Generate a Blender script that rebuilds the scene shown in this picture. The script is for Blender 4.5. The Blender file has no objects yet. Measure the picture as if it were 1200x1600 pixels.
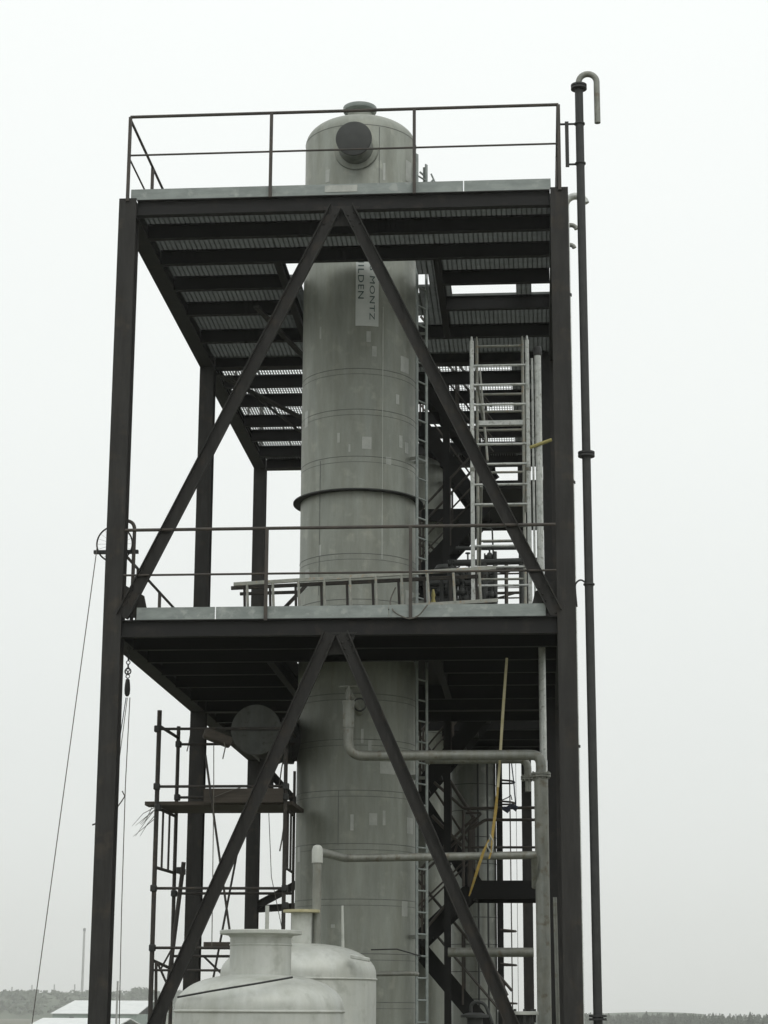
import bpy, math, random
from mathutils import Vector, Matrix
R = math.radians
random.seed(7)
S = bpy.context.scene
COL = S.collection

# ---------------------------------------------------------------- camera, sky, sun, exposure
FPX, PITCH, YAW, ROLL = 3146.8, .24274, -.07788, .0045
CAM = Vector((4.9718, -22.9805, 6.0))
fwd0 = Vector((math.sin(YAW), math.cos(YAW), 0)); rgt0 = Vector((math.cos(YAW), -math.sin(YAW), 0)); Z = Vector((0, 0, 1))
FW = fwd0 * math.cos(PITCH) + Z * math.sin(PITCH)
UP0 = -fwd0 * math.sin(PITCH) + Z * math.cos(PITCH)
RT = rgt0 * math.cos(ROLL) + UP0 * math.sin(ROLL)
UPV = -rgt0 * math.sin(ROLL) + UP0 * math.cos(ROLL)
cd = bpy.data.cameras.new('camera'); cam = bpy.data.objects.new('camera', cd); COL.objects.link(cam)
cd.sensor_fit = 'VERTICAL'; cd.sensor_height = 24; cd.sensor_width = 18
cd.lens = 24 * FPX / 1600; cd.clip_start = .5; cd.clip_end = 9000
cam.matrix_world = Matrix(((RT.x, UPV.x, -FW.x, CAM.x), (RT.y, UPV.y, -FW.y, CAM.y), (RT.z, UPV.z, -FW.z, CAM.z), (0, 0, 0, 1)))
S.camera = cam
S.render.resolution_x = 768; S.render.resolution_y = 1024
S.render.engine = 'CYCLES'; S.cycles.volume_bounces = 3
S.view_settings.view_transform = 'Standard'; S.view_settings.look = 'None'
S.view_settings.gamma = 1; S.view_settings.exposure = 0

SUN_EL, SUN_AZ = 48, 150          # azimuth clockwise from +Y: behind the camera, to the right
w = bpy.data.worlds.new('World'); S.world = w; w.use_nodes = True
nt = w.node_tree; nt.nodes.clear()
out = nt.nodes.new('ShaderNodeOutputWorld'); bg = nt.nodes.new('ShaderNodeBackground')
sky = nt.nodes.new('ShaderNodeTexSky'); sky.sky_type = 'NISHITA'; sky.sun_disc = False
sky.sun_elevation = R(SUN_EL); sky.sun_rotation = R(SUN_AZ)
tc = nt.nodes.new('ShaderNodeTexCoord'); sx = nt.nodes.new('ShaderNodeSeparateXYZ')
rp = nt.nodes.new('ShaderNodeValToRGB'); mx = nt.nodes.new('ShaderNodeMix'); mx.data_type = 'RGBA'
nz = nt.nodes.new('ShaderNodeTexNoise'); nz.inputs['Scale'].default_value = 1.6; nz.inputs['Detail'].default_value = 3
ad = nt.nodes.new('ShaderNodeMath'); ad.operation = 'MULTIPLY_ADD'; ad.inputs[1].default_value = .10
e = rp.color_ramp.elements
e[0].position = 0.0; e[0].color = (.77, .79, .765, 1)
e[1].position = 1.0; e[1].color = (1.16, 1.2, 1.18, 1)
a = e.new(.18); a.color = (.84, .865, .84, 1)
a = e.new(.34); a.color = (.94, .97, .945, 1)
a = e.new(.50); a.color = (.99, 1.02, 1.0, 1)
sc = nt.nodes.new('ShaderNodeVectorMath'); sc.operation = 'SCALE'; sc.inputs['Scale'].default_value = 10.0
nt.links.new(tc.outputs['Generated'], sx.inputs[0]); nt.links.new(tc.outputs['Generated'], nz.inputs['Vector'])
nt.links.new(nz.outputs['Fac'], ad.inputs[0]); nt.links.new(sx.outputs['Z'], ad.inputs[2])
nt.links.new(ad.outputs[0], rp.inputs[0]); nt.links.new(rp.outputs[0], sc.inputs[0])
mx.inputs[0].default_value = .97
nt.links.new(sky.outputs[0], mx.inputs['A']); nt.links.new(sc.outputs[0], mx.inputs['B'])
nt.links.new(mx.outputs['Result'], bg.inputs[0]); bg.inputs[1].default_value = .1
nt.links.new(bg.outputs[0], out.inputs[0])
sd = bpy.data.lights.new('sun', 'SUN'); sd.energy = .5; sd.angle = R(25); sd.color = (1, .97, .92)
sun = bpy.data.objects.new('sun', sd); COL.objects.link(sun)
az, el = R(SUN_AZ), R(SUN_EL)
dsun = Vector((math.sin(az) * math.cos(el), math.cos(az) * math.cos(el), math.sin(el)))
sun.rotation_euler = dsun.to_track_quat('Z', 'Y').to_euler()

# ---------------------------------------------------------------- helpers
def at(px, py, X=None, Y=None, z=None):
    """point on a world plane seen at a pixel of the 1200x1600 photograph"""
    d = RT * (px - 600) + UPV * (800 - py) + FW * FPX
    t = (Y - CAM.y) / d.y if Y is not None else (X - CAM.x) / d.x if X is not None else (z - CAM.z) / d.z
    return CAM + d * t

class MB:
    def __init__(s): s.v = []; s.f = []
    def quadbox(s, c, ax, ay, az):
        n = len(s.v)
        for i in (-1, 1):
            for j in (-1, 1):
                for k in (-1, 1): s.v.append(c + ax * i + ay * j + az * k)
        for q in ((0, 1, 3, 2), (4, 6, 7, 5), (0, 4, 5, 1), (2, 3, 7, 6), (0, 2, 6, 4), (1, 5, 7, 3)):
            s.f.append([n + a for a in q])
        return s
    def box(s, x0, x1, y0, y1, z0, z1):
        return s.quadbox(Vector(((x0 + x1) / 2, (y0 + y1) / 2, (z0 + z1) / 2)), Vector(((x1 - x0) / 2, 0, 0)), Vector((0, (y1 - y0) / 2, 0)), Vector((0, 0, (z1 - z0) / 2)))
    def prism(s, p, q, sec, side):
        p = Vector(p); q = Vector(q); d = (q - p).normalized(); u = Vector(side); u = (u - d * u.dot(d)).normalized(); v = d.cross(u)
        n = len(s.v); m = len(sec)
        for o in (p, q):
            for a, b in sec: s.v.append(o + u * a + v * b)
        for i in range(m):
            j = (i + 1) % m; s.f.append([n + i, n + j, n + m + j, n + m + i])
        s.f.append([n + i for i in reversed(range(m))]); s.f.append([n + m + i for i in range(m)])
        return s
    def bar(s, p, q, a, b, side):
        return s.prism(p, q, [(-a / 2, -b / 2), (a / 2, -b / 2), (a / 2, b / 2), (-a / 2, b / 2)], side)
    def hsec(s, p, q, b, h, t, tw, web):
        """I section, h measured along 'web' direction, flanges of width b"""
        B, H, w2 = b / 2, h / 2, tw / 2
        # u = web axis
        sec = [(-H, -B), (-H + t, -B), (-H + t, -w2), (H - t, -w2), (H - t, -B), (H, -B), (H, B), (H - t, B), (H - t, w2), (-H + t, w2), (-H + t, B), (-H, B)]
        return s.prism(p, q, sec, web)
    def chan(s, p, q, b, h, t, web):
        B, H = b, h / 2
        sec = [(-H, 0), (H, 0), (H, B), (H - t, B), (H - t, t), (-H + t, t), (-H + t, B), (-H, B)]
        return s.prism(p, q, sec, web)
    def tube(s, pts, r, n=10, cap=True):
        pts = [Vector(p) for p in pts]; k = len(pts)
        ts = [(pts[min(i + 1, k - 1)] - pts[max(i - 1, 0)]).normalized() for i in range(k)]
        u = ts[0].orthogonal().normalized(); base = len(s.v)
        rr = r if hasattr(r, '__len__') else [r] * k
        for i in range(k):
            if i:
                u = (u - ts[i] * u.dot(ts[i]))
                u = u.normalized() if u.length > 1e-6 else ts[i].orthogonal().normalized()
            v = ts[i].cross(u)
            for a in range(n):
                t = 2 * math.pi * a / n; s.v.append(pts[i] + (u * math.cos(t) + v * math.sin(t)) * rr[i])
        for i in range(k - 1):
            for a in range(n):
                b = (a + 1) % n; s.f.append([base + i * n + a, base + i * n + b, base + (i + 1) * n + b, base + (i + 1) * n + a])
        if cap:
            s.f.append([base + a for a in reversed(range(n))]); s.f.append([base + (k - 1) * n + a for a in range(n)])
        return s
    def lathe(s, c, prof, axis=(0, 0, 1), n=48, cap=True):
        c = Vector(c); ax = Vector(axis).normalized(); u = ax.orthogonal().normalized(); v = ax.cross(u); b0 = len(s.v); k = len(prof)
        for r, h in prof:
            r = max(r, 1e-4)
            for a in range(n):
                t = 2 * math.pi * a / n; s.v.append(c + ax * h + (u * math.cos(t) + v * math.sin(t)) * r)
        for i in range(k - 1):
            for a in range(n):
                b = (a + 1) % n; s.f.append([b0 + i * n + a, b0 + i * n + b, b0 + (i + 1) * n + b, b0 + (i + 1) * n + a])
        if cap:
            s.f.append([b0 + a for a in reversed(range(n))]); s.f.append([b0 + (k - 1) * n + a for a in range(n)])
        return s
    def torus(s, c, Rr, r, axis=(0, 0, 1), n=48, m=6, arc=(0, 2 * math.pi), up=None):
        c = Vector(c); ax = Vector(axis).normalized(); u = Vector(up).normalized() if up else ax.orthogonal().normalized(); v = ax.cross(u)
        full = abs(arc[1] - arc[0] - 2 * math.pi) < 1e-4
        pts = [c + (u * math.cos(arc[0] + (arc[1] - arc[0]) * i / n) + v * math.sin(arc[0] + (arc[1] - arc[0]) * i / n)) * Rr for i in range(n + 1)]
        return s.tube(pts, r, m, cap=not full)
    def build(s, name, mat, parent=None, smooth=True, bevel=0):
        me = bpy.data.meshes.new(name); me.from_pydata([tuple(x) for x in s.v], [], s.f); me.update()
        if smooth:
            me.polygons.foreach_set('use_smooth', [True] * len(me.polygons)); me.set_sharp_from_angle(angle=R(32))
        o = bpy.data.objects.new(name, me); COL.objects.link(o); me.materials.append(mat)
        if parent:
            o.parent = parent; o.matrix_parent_inverse = Matrix.Translation(-wloc(parent))
        if bevel:
            md = o.modifiers.new('bevel', 'BEVEL'); md.width = bevel; md.segments = 2; md.limit_method = 'ANGLE'; md.angle_limit = R(40)
        return o

LOC = {}
def wloc(o): return LOC.get(o.name, Vector((0, 0, 0)))
def empty(name, loc, label, cat, group=None):
    o = bpy.data.objects.new(name, None); COL.objects.link(o); o.location = loc; LOC[o.name] = Vector(loc)
    o.empty_display_size = .3
    return tag(o, label, cat, group)
def tag(o, label=None, cat=None, group=None, kind=None):
    if label: o['label'] = label
    if cat: o['category'] = cat
    if group: o['group'] = group
    if kind: o['kind'] = kind
    return o
def bend(pts, rad, n=7):
    pts = [Vector(p) for p in pts]; o = [pts[0]]
    for i in range(1, len(pts) - 1):
        a, b, c = pts[i - 1], pts[i], pts[i + 1]
        d1 = (a - b).normalized(); d2 = (c - b).normalized()
        r = min(rad, (a - b).length * .49, (c - b).length * .49)
        p, q = b + d1 * r, b + d2 * r
        for k in range(n + 1):
            t = k / n; o.append(p.lerp(b, t).lerp(b.lerp(q, t), t))
    o.append(pts[-1]); return o

# ---------------------------------------------------------------- materials
def mat(name, c1, c2, rough=.6, metal=0, scale=4, bump=.1, bscale=60, c3=None, stretch=(1, 1, 1), spots=None, bdist=.004, streak=0, tint=((.86, .84, .76), (1.06, 1.08, 1.06))):
    m = bpy.data.materials.new(name); m.use_nodes = True; t = m.node_tree; b = t.nodes['Principled BSDF']
    co = t.nodes.new('ShaderNodeTexCoord'); mp = t.nodes.new('ShaderNodeMapping'); mp.inputs['Scale'].default_value = stretch
    t.links.new(co.outputs['Object'], mp.inputs[0])
    n1 = t.nodes.new('ShaderNodeTexNoise'); n1.inputs['Scale'].default_value = scale; n1.inputs['Detail'].default_value = 7; n1.inputs['Roughness'].default_value = .62
    t.links.new(mp.outputs[0], n1.inputs['Vector'])
    cr = t.nodes.new('ShaderNodeValToRGB'); cr.color_ramp.elements[0].position = .34; cr.color_ramp.elements[1].position = .66
    cr.color_ramp.elements[0].color = (*c1, 1); cr.color_ramp.elements[1].color = (*c2, 1)
    t.links.new(n1.outputs['Fac'], cr.inputs[0]); colr = cr.outputs[0]
    if c3:   # stains with a shape of their own
        n2 = t.nodes.new('ShaderNodeTexNoise'); n2.inputs['Scale'].default_value = scale * 2.3; n2.inputs['Detail'].default_value = 9
        t.links.new(co.outputs['Object'], n2.inputs['Vector'])
        r2 = t.nodes.new('ShaderNodeValToRGB'); r2.color_ramp.elements[0].position = .56; r2.color_ramp.elements[1].position = .70
        t.links.new(n2.outputs['Fac'], r2.inputs[0])
        mm = t.nodes.new('ShaderNodeMix'); mm.data_type = 'RGBA'; mm.inputs['B'].default_value = (*c3, 1)
        t.links.new(r2.outputs[0], mm.inputs[0]); t.links.new(colr, mm.inputs['A']); colr = mm.outputs['Result']
    if streak:   # run-off streaks down the surface
        m4 = t.nodes.new('ShaderNodeMapping'); m4.inputs['Scale'].default_value = (1, 1, .13)
        t.links.new(co.outputs['Object'], m4.inputs[0])
        n4 = t.nodes.new('ShaderNodeTexNoise'); n4.inputs['Scale'].default_value = streak; n4.inputs['Detail'].default_value = 6; n4.inputs['Roughness'].default_value = .7
        t.links.new(m4.outputs[0], n4.inputs['Vector'])
        r4 = t.nodes.new('ShaderNodeValToRGB'); r4.color_ramp.elements[0].position = .36; r4.color_ramp.elements[1].position = .64
        r4.color_ramp.elements[0].color = (*tint[0], 1); r4.color_ramp.elements[1].color = (*tint[1], 1)
        t.links.new(n4.outputs['Fac'], r4.inputs[0])
        mu = t.nodes.new('ShaderNodeMix'); mu.data_type = 'RGBA'; mu.blend_type = 'MULTIPLY'; mu.inputs[0].default_value = 1
        t.links.new(colr, mu.inputs['A']); t.links.new(r4.outputs[0], mu.inputs['B']); colr = mu.outputs['Result']
    t.links.new(colr, b.inputs['Base Color'])
    b.inputs['Metallic'].default_value = metal
    rr = t.nodes.new('ShaderNodeMapRange'); rr.inputs['To Min'].default_value = max(0, rough - .1); rr.inputs['To Max'].default_value = min(1, rough + .12)
    t.links.new(n1.outputs['Fac'], rr.inputs[0]); t.links.new(rr.outputs[0], b.inputs['Roughness'])
    if bump:
        n3 = t.nodes.new('ShaderNodeTexNoise'); n3.inputs['Scale'].default_value = bscale; n3.inputs['Detail'].default_value = 3
        t.links.new(co.outputs['Object'], n3.inputs['Vector'])
        bp = t.nodes.new('ShaderNodeBump'); bp.inputs['Strength'].default_value = bump; bp.inputs['Distance'].default_value = bdist
        t.links.new(n3.outputs['Fac'], bp.inputs['Height']); t.links.new(bp.outputs[0], b.inputs['Normal'])
    return m

M = dict(
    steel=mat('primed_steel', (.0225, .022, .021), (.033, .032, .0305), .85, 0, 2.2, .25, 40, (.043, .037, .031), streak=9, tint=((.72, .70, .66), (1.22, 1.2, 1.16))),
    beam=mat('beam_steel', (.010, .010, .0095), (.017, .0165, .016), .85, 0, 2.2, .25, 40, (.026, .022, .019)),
    under=mat('shaded_steel', (.006, .006, .006), (.011, .011, .010), .85, 0, 3, .2, 40),  # tower steel darkened further, shade below the decks put into the colour
    galv=mat('galvanised_plate', (.21, .235, .225), (.30, .33, .315), .55, .2, 3.5, .15, 90, (.36, .38, .365), (1, 1, 3)),
    grate=mat('galvanised_grating', (.11, .12, .115), (.165, .18, .172), .65, .1, 8, 0),
    rail=mat('rail_paint', (.045, .040, .036), (.075, .062, .05), .65, 0, 6, .1, 80),
    inox=mat('dull_stainless', (.235, .245, .225), (.30, .31, .285), .5, .35, 2.4, .22, 22, (.325, .33, .30), (1.6, 1.6, .55), bdist=.008, streak=4.5, tint=((.84, .84, .77), (1.08, 1.10, 1.06))),
    inoxd=mat('older_stainless', (.17, .18, .17), (.25, .26, .245), .55, .3, 2.6, .15, 30, (.30, .31, .29), (1.6, 1.6, .5), streak=7),
    seam=mat('seam_steel', (.12, .125, .12), (.17, .175, .16), .5, .3, 9, .1, 50),
    pad=mat('bare_patch', (.34, .35, .325), (.44, .45, .415), .45, .3, 9, .1, 50),
    tank=mat('pickled_steel', (.44, .455, .43), (.52, .53, .50), .48, .2, 3.0, .25, 30, (.40, .41, .38), (1, 1, .7), bdist=.006, streak=5, tint=((.88, .88, .84), (1.05, 1.05, 1.04))),
    pipe=mat('pipe_steel', (.20, .205, .19), (.28, .285, .265), .5, .35, 5, .15, 50, (.17, .15, .12), streak=14),
    alu=mat('worn_aluminium', (.42, .44, .42), (.62, .63, .60), .45, .4, 9, .1, 90, (.28, .28, .25)),
    aluo=mat('aged_ladder_alloy', (.24, .25, .22), (.36, .36, .32), .5, .3, 9, .1, 90, (.34, .26, .18)),
    black=mat('black_coated_pipe', (.018, .019, .018), (.034, .035, .033), .6, 0, 7, .1, 80),
    dark=mat('dark_cover', (.036, .038, .036), (.056, .059, .056), .7, 0, 5, .15, 60),
    rust=mat('scaffold_tube', (.034, .031, .028), (.058, .052, .046), .8, .1, 8, .2, 70, (.08, .066, .05)),
    wood=mat('scaffold_board', (.045, .038, .031), (.075, .063, .05), .85, 0, 5, .2, 50, None, (.4, 6, 6)),
    rope=mat('hemp_rope', (.09, .085, .075), (.15, .14, .12), .9, 0, 20, .2, 150),
    blue=mat('nylon_rope', (.05, .06, .09), (.09, .10, .14), .9, 0, 20, .2, 150),
    strap=mat('yellow_webbing', (.25, .17, .04), (.36, .25, .06), .85, 0, 14, .2, 150, (.27, .24, .10)),
    brass=mat('yellow_valve', (.34, .30, .10), (.46, .40, .16), .6, .1, 10, .1, 60),
    disc=mat('disc_plate', (.070, .073, .070), (.095, .10, .095), .7, 0, 6, .2, 60, (.055, .055, .05), streak=8),
    ochre=mat('faced_flange', (.40, .36, .20), (.50, .46, .30), .5, .3, 10, .1, 60),
    sign=mat('banner_sheet', (.50, .53, .51), (.58, .60, .58), .7, 0, 6, .1, 50),
    ink=mat('banner_ink', (.035, .07, .07), (.05, .09, .085), .7, 0, 9, 0),
    cable=mat('black_cable', (.02, .02, .02), (.03, .03, .03), .6, 0, 9, 0),
    ground=mat('rough_ground', (.10, .11, .075), (.18, .17, .13), .95, 0, .05, .3, 2, (.07, .09, .05)),
    hill=mat('hill_scrub', (.05, .075, .045), (.10, .12, .08), .95, 0, .02, .4, .5, (.13, .13, .10), bdist=1),
    roof=mat('pale_sheet_roof', (.62, .64, .63), (.74, .75, .74), .5, 0, .5, .1, 3),
    wall=mat('green_clad_wall', (.22, .28, .25), (.30, .36, .33), .8, 0, .8, .1, 3),
    conc=mat('far_concrete', (.30, .30, .29), (.38, .38, .37), .85, 0, .3, .1, 3),
    leaf=mat('conifer_foliage', (.030, .045, .028), (.06, .08, .05), .9, 0, .6, 0),
    bush=mat('bush_foliage', (.04, .06, .035), (.08, .10, .06), .9, 0, .6, 0),
    bark=mat('bark', (.06, .05, .04), (.1, .08, .06), .9, 0, 3, 0),
    plate=mat('dark_deck_plate', (.012, .012, .012), (.022, .022, .020), .8, 0, 3, .1, 40),
    pane=mat('dim_pane', (.05, .06, .06), (.07, .08, .08), .3, 0, 3, 0),
)

# ---------------------------------------------------------------- structure dimensions
W, D2, D3 = 5.3, 6.06, 11.94
Z1, Z2 = 15.70, 10.43            # walking levels
BB = .20                          # main beam depth

tower = empty('steel_tower', (0, 0, 0), 'dark primed steel tower frame with grating decks and railings around the tall vessel', 'steel tower')

# columns
def column(x, y, top, b=.215):
    m = MB(); m.hsec((x, y, 0), (x, y, top), b, b, .017, .011, (0, 1, 0))
    m.box(x - .18, x + .18, y - .18, y + .18, 0.0, .03)
    for zj in (5.1, 10.33, 15.59): m.box(x - b * .47, x + b * .47, y - b / 2 + .019, y + b / 2 - .019, zj - .10, zj + .10)
    return m.build('column', M['steel'], tower, smooth=False)
for x, y, t in ((0, 0, 15.715), (W, 0, 15.715), (0, D2, 15.69), (W, D2, 15.69), (0, D3, 15.69), (W, D3, 15.69)): column(x, y, t)
px = at(818, 870, Y=D3); column(px.x, D3 - .02, 15.48, .17)

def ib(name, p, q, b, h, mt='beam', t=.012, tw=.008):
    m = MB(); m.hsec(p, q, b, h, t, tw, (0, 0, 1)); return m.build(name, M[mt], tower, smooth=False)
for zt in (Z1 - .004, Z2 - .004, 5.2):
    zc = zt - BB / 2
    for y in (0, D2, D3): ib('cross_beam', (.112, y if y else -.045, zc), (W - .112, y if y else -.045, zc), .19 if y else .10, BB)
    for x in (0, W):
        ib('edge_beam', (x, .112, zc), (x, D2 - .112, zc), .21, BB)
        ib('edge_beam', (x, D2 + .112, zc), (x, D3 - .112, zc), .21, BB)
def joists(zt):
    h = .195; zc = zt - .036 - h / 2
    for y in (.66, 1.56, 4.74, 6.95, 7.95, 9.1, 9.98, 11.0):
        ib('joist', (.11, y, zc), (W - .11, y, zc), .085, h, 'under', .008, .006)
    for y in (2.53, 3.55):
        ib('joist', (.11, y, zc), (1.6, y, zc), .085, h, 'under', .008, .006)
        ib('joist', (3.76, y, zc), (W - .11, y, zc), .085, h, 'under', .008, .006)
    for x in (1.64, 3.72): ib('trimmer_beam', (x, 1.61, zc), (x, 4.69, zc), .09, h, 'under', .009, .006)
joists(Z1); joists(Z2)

# gratings: bearing bars and cross rods
def grating(x0, x1, y0, y1, z, along):
    m = MB(); hb = .034; sp = .034
    if along == 'x':
        n = max(1, int((y1 - y0) / sp))
        for i in range(n + 1):
            y = y0 + (y1 - y0) * i / n; m.box(x0, x1, y - .0016, y + .0016, z - hb, z)
        n = max(1, int((x1 - x0) / .062))
        for i in range(n + 1):
            x = x0 + (x1 - x0) * i / n; m.box(x - .0055, x + .0055, y0, y1, z - .030, z - .006)
    else:
        n = max(1, int((x1 - x0) / .042))
        for i in range(n + 1):
            x = x0 + (x1 - x0) * i / n; m.box(x - .0045, x + .0045, y0, y1, z - hb, z)
        n = max(1, int((y1 - y0) / .11))
        for i in range(n + 1):
            y = y0 + (y1 - y0) * i / n; m.box(x0, x1, y - .003, y + .003, z - .012, z - .006)
    return m.build('deck_grating', M['grate'], tower, smooth=False)
def decks(z, top):
    g = grating
    g(.02, 1.62, .05, 1.90, z, 'x'); g(.02, 1.62, 1.91, 4.66, z, 'x'); g(.02, 1.62, 4.68, 6.04, z, 'x')
    g(1.63, 3.70, .05, 1.90, z, 'x'); g(1.63, 3.70, 4.68, 6.04, z, 'x')
    g(1.63, 1.79, 2.62, 4.25, z, 'x'); g(1.63, 3.70, 1.92, 2.12, z, 'x'); g(3.40, 3.70, 3.12, 4.66, z, 'x'); g(3.56, 3.70, 2.14, 3.1, z, 'x'); g(3.42, 3.55, 2.14, 2.64, z, 'x'); g(3.27, 3.39, 3.45, 4.3, z, 'x')
    if top:
        g(3.71, 5.28, .05, 2.50, z, 'x'); g(4.74, 4.94, 2.52, 3.50, z, 'x'); g(3.71, 3.84, 2.52, 3.50, z, 'x'); g(3.71, 5.28, 3.52, 6.04, z, 'x')
        g(.02, .66, 6.08, 11.9, z, 'y'); g(.68, 2.3, 6.08, 11.9, z, 'y')
        g(2.32, 3.4, 6.08, 8.6, z, 'x'); g(3.42, 5.28, 6.08, 6.6, z, 'x'); g(3.42, 3.9, 6.62, 11.9, z, 'y'); g(3.92, 4.6, 6.62, 11.9, z, 'y'); g(4.62, 5.28, 6.62, 11.9, z, 'x')
decks(Z1, True)
def plate(x0, x1, y0, y1, z):
    m = MB(); m.box(x0, x1, y0, y1, z - .032, z); return m.build('deck_plate', M['plate'], tower, smooth=False)
for q_ in ((.02, 1.62, .05, 3.0), (.02, 1.62, 3.004, 6.04), (1.624, 3.70, .05, 2.21), (1.624, 3.70, 3.904, 6.04), (3.704, 5.28, .05, 3.0), (3.704, 5.28, 3.004, 6.04),
           (.02, 2.3, 6.08, 11.9), (2.304, 5.28, 6.08, 7.0), (3.6, 5.28, 8.6, 11.9), (2.304, 3.596, 9.9, 11.9), (2.304, 2.4, 7.004, 9.896)): plate(*q_, Z2)
m = MB(); n = 64; xa_, xb_, ya_, yb_ = 1.624, 3.70, 2.214, 3.90       # plate fitted round the vessel
for zz in (Z2 - .032, Z2):
    for i in range(n):
        t = 2 * math.pi * i / n; ci, si = math.cos(t), math.sin(t); m.v.append(Vector((2.6 + .79 * ci, 3.0 + .79 * si, zz)))
        k_ = min((xb_ - 2.6) / ci if ci > 1e-6 else ((xa_ - 2.6) / ci if ci < -1e-6 else 99), (yb_ - 3.0) / si if si > 1e-6 else ((ya_ - 3.0) / si if si < -1e-6 else 99))
        m.v.append(Vector((2.6 + max(k_, .795) * ci, 3.0 + max(k_, .795) * si, zz)))
for i in range(n):
    j = (i + 1) % n; a_, b_ = 2 * i, 2 * j; c_ = 2 * n
    m.f += [[a_, b_, b_ + 1, a_ + 1], [c_ + a_, c_ + a_ + 1, c_ + b_ + 1, c_ + b_], [a_, c_ + a_, c_ + b_, b_], [a_ + 1, b_ + 1, c_ + b_ + 1, c_ + a_ + 1]]
m.build('deck_plate', M['plate'], tower, smooth=False)

# front bracing with gussets
def brace(p, q, wdt=.15, dep=.07, name='brace', side=(1, 0, 0)):
    p, q = Vector(p), Vector(q); d = (q - p).normalized(); s = d.cross(Vector((0, 1, 0))).normalized()
    m = MB(); m.chan(p, q, dep, wdt, .010, s); return m.build(name, M['steel'], tower, smooth=False)
def bolts(par, pts, y, r=.013):
    m = MB()
    for x_, z_ in pts: m.lathe((x_, y, z_), [(r, 0), (r, .012), (r * .6, .016)], (0, -1, 0), 6)
    return m.build('bolt_heads', M['steel'], par)
def kbrace(y, zt, zb, mx_=2.65, wdt=.15, x0=.12, x1=W - .12, of=(.07, .07)):
    brace((mx_ - of[0], y, zt), (x0, y, zb), wdt); brace((mx_ + of[1], y, zt), (x1, y, zb), wdt)
    for sg, xe, o_ in ((-1, x0, of[0]), (1, x1, of[1])):
        L_ = math.hypot(xe - mx_ - sg * o_, zt - zb); ux, uz = (xe - mx_ - sg * o_) / L_, (zb - zt) / L_
        bolts(tower, [(mx_ + sg * o_ + ux * k_ + uz * s_ * .04, zt + uz * k_ - ux * s_ * .04) for k_ in (.10, .18, .26, L_ - .34, L_ - .26, L_ - .18) for s_ in (-1, 1)], y - .004)
    m = MB(); m.prism((mx_, y + .012, 0), (mx_, y + .022, 0), [(-.22, zt + .02), (.22, zt + .02), (.12, zt - .24), (-.12, zt - .24)], (1, 0, 0))
    # prism's second axis is d x u = (0,1,0)x(1,0,0) = -z : flip
    m.v = [Vector((v.x, v.y, -v.z)) for v in m.v]; m.build('gusset_plate', M['steel'], tower, smooth=False)
kbrace(-.09, 15.53, 10.46)
kbrace(-.09, 10.24, 5.03, x0=at(189, 1715, Y=-.09).x, x1=at(854, 1715, Y=-.09).x, of=(.085, .055))
for zc in (10.52, 5.12):
    for sx_ in (0, 1):
        xs = [.113, .42, .36, .113]; zs = [zc - .06, zc - .06, zc + .20, zc + .34]
        m = MB(); n = 4
        for yy in (-.050, -.038):
            for a_, b_ in zip(xs, zs): m.v.append(Vector((a_ if not sx_ else W - a_, yy, b_)))
        m.f = [[0, 1, 2, 3], [7, 6, 5, 4]] + [[i, (i + 4), (i + 1) % 4 + 4, (i + 1) % 4] for i in range(4)]
        m.build('gusset_plate', M['steel'], tower, smooth=False)
# lower K bracing to the ground, rear face bracing
kbrace(-.09, 5.0, .1); 
brace((2.7, D3 - .05, 7.3), (.12, D3 - .05, 10.2), .13); brace((.12, D3 - .05, 7.75), (2.7, D3 - .05, 9.1), .13)
brace((.12, D3 - .05, 7.68), (1.3, D3 - .05, 7.76), .12)
# plan bracing under the top deck
def pbar(p, q, a=.09, b=.03, name='wind_brace', mt='steel'):
    m = MB(); m.bar(p, q, a, b, (0, 0, 1)) if False else m.bar(p, q, b, a, (0, 0, 1)); return m.build(name, M[mt], tower, smooth=False)
pbar((.12, 6.2, 15.46), (2.5, 11.8, 15.46)); pbar((.30, 6.2, 15.44), (1.6, 11.8, 15.44), .03, .03)
pbar((1.15, 3.1, 15.43), (1.58, 5.5, 15.43), .08)


# toe boards
def toe(pts, z, h=.125, seams=()):
    p, q = Vector(pts[0]), Vector(pts[1]); cut = [0] + list(seams) + [1]; d = q - p; L = d.length
    for i in range(len(cut) - 1):
        a = p + d * (cut[i] + (.006 / L if i else 0)); b = p + d * (cut[i + 1] - (.006 / L if i < len(cut) - 2 else 0))
        m = MB(); m.bar(a + Vector((0, 0, z + h / 2)), b + Vector((0, 0, z + h / 2)), h, .006, (0, 0, 1)); m.build('toe_board', M['galv'], tower, smooth=False)
toe(((.035, -.09, 0), (5.20, -.09, 0)), Z1 - .003, .138, (.335, .795)); toe(((.285, -.09, 0), (5.06, -.09, 0)), Z2 - .003, .145, (.195, .62))
for z in (Z1 - .003, Z2 - .003):
    for x in (-.03, W + .03):
        toe(((x, .13, 0), (x, 5.9, 0)), z); toe(((x, 6.2, 0), (x, 11.8, 0)), z)
    toe(((.12, D3 + .05, 0), (W - .12, D3 + .05, 0)), z)
m = MB(); m.box(2.44, 2.84, -.099, -.0945, Z1 + .03, Z1 + .118); m.build('patch_plate', M['pad'], tower)

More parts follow.
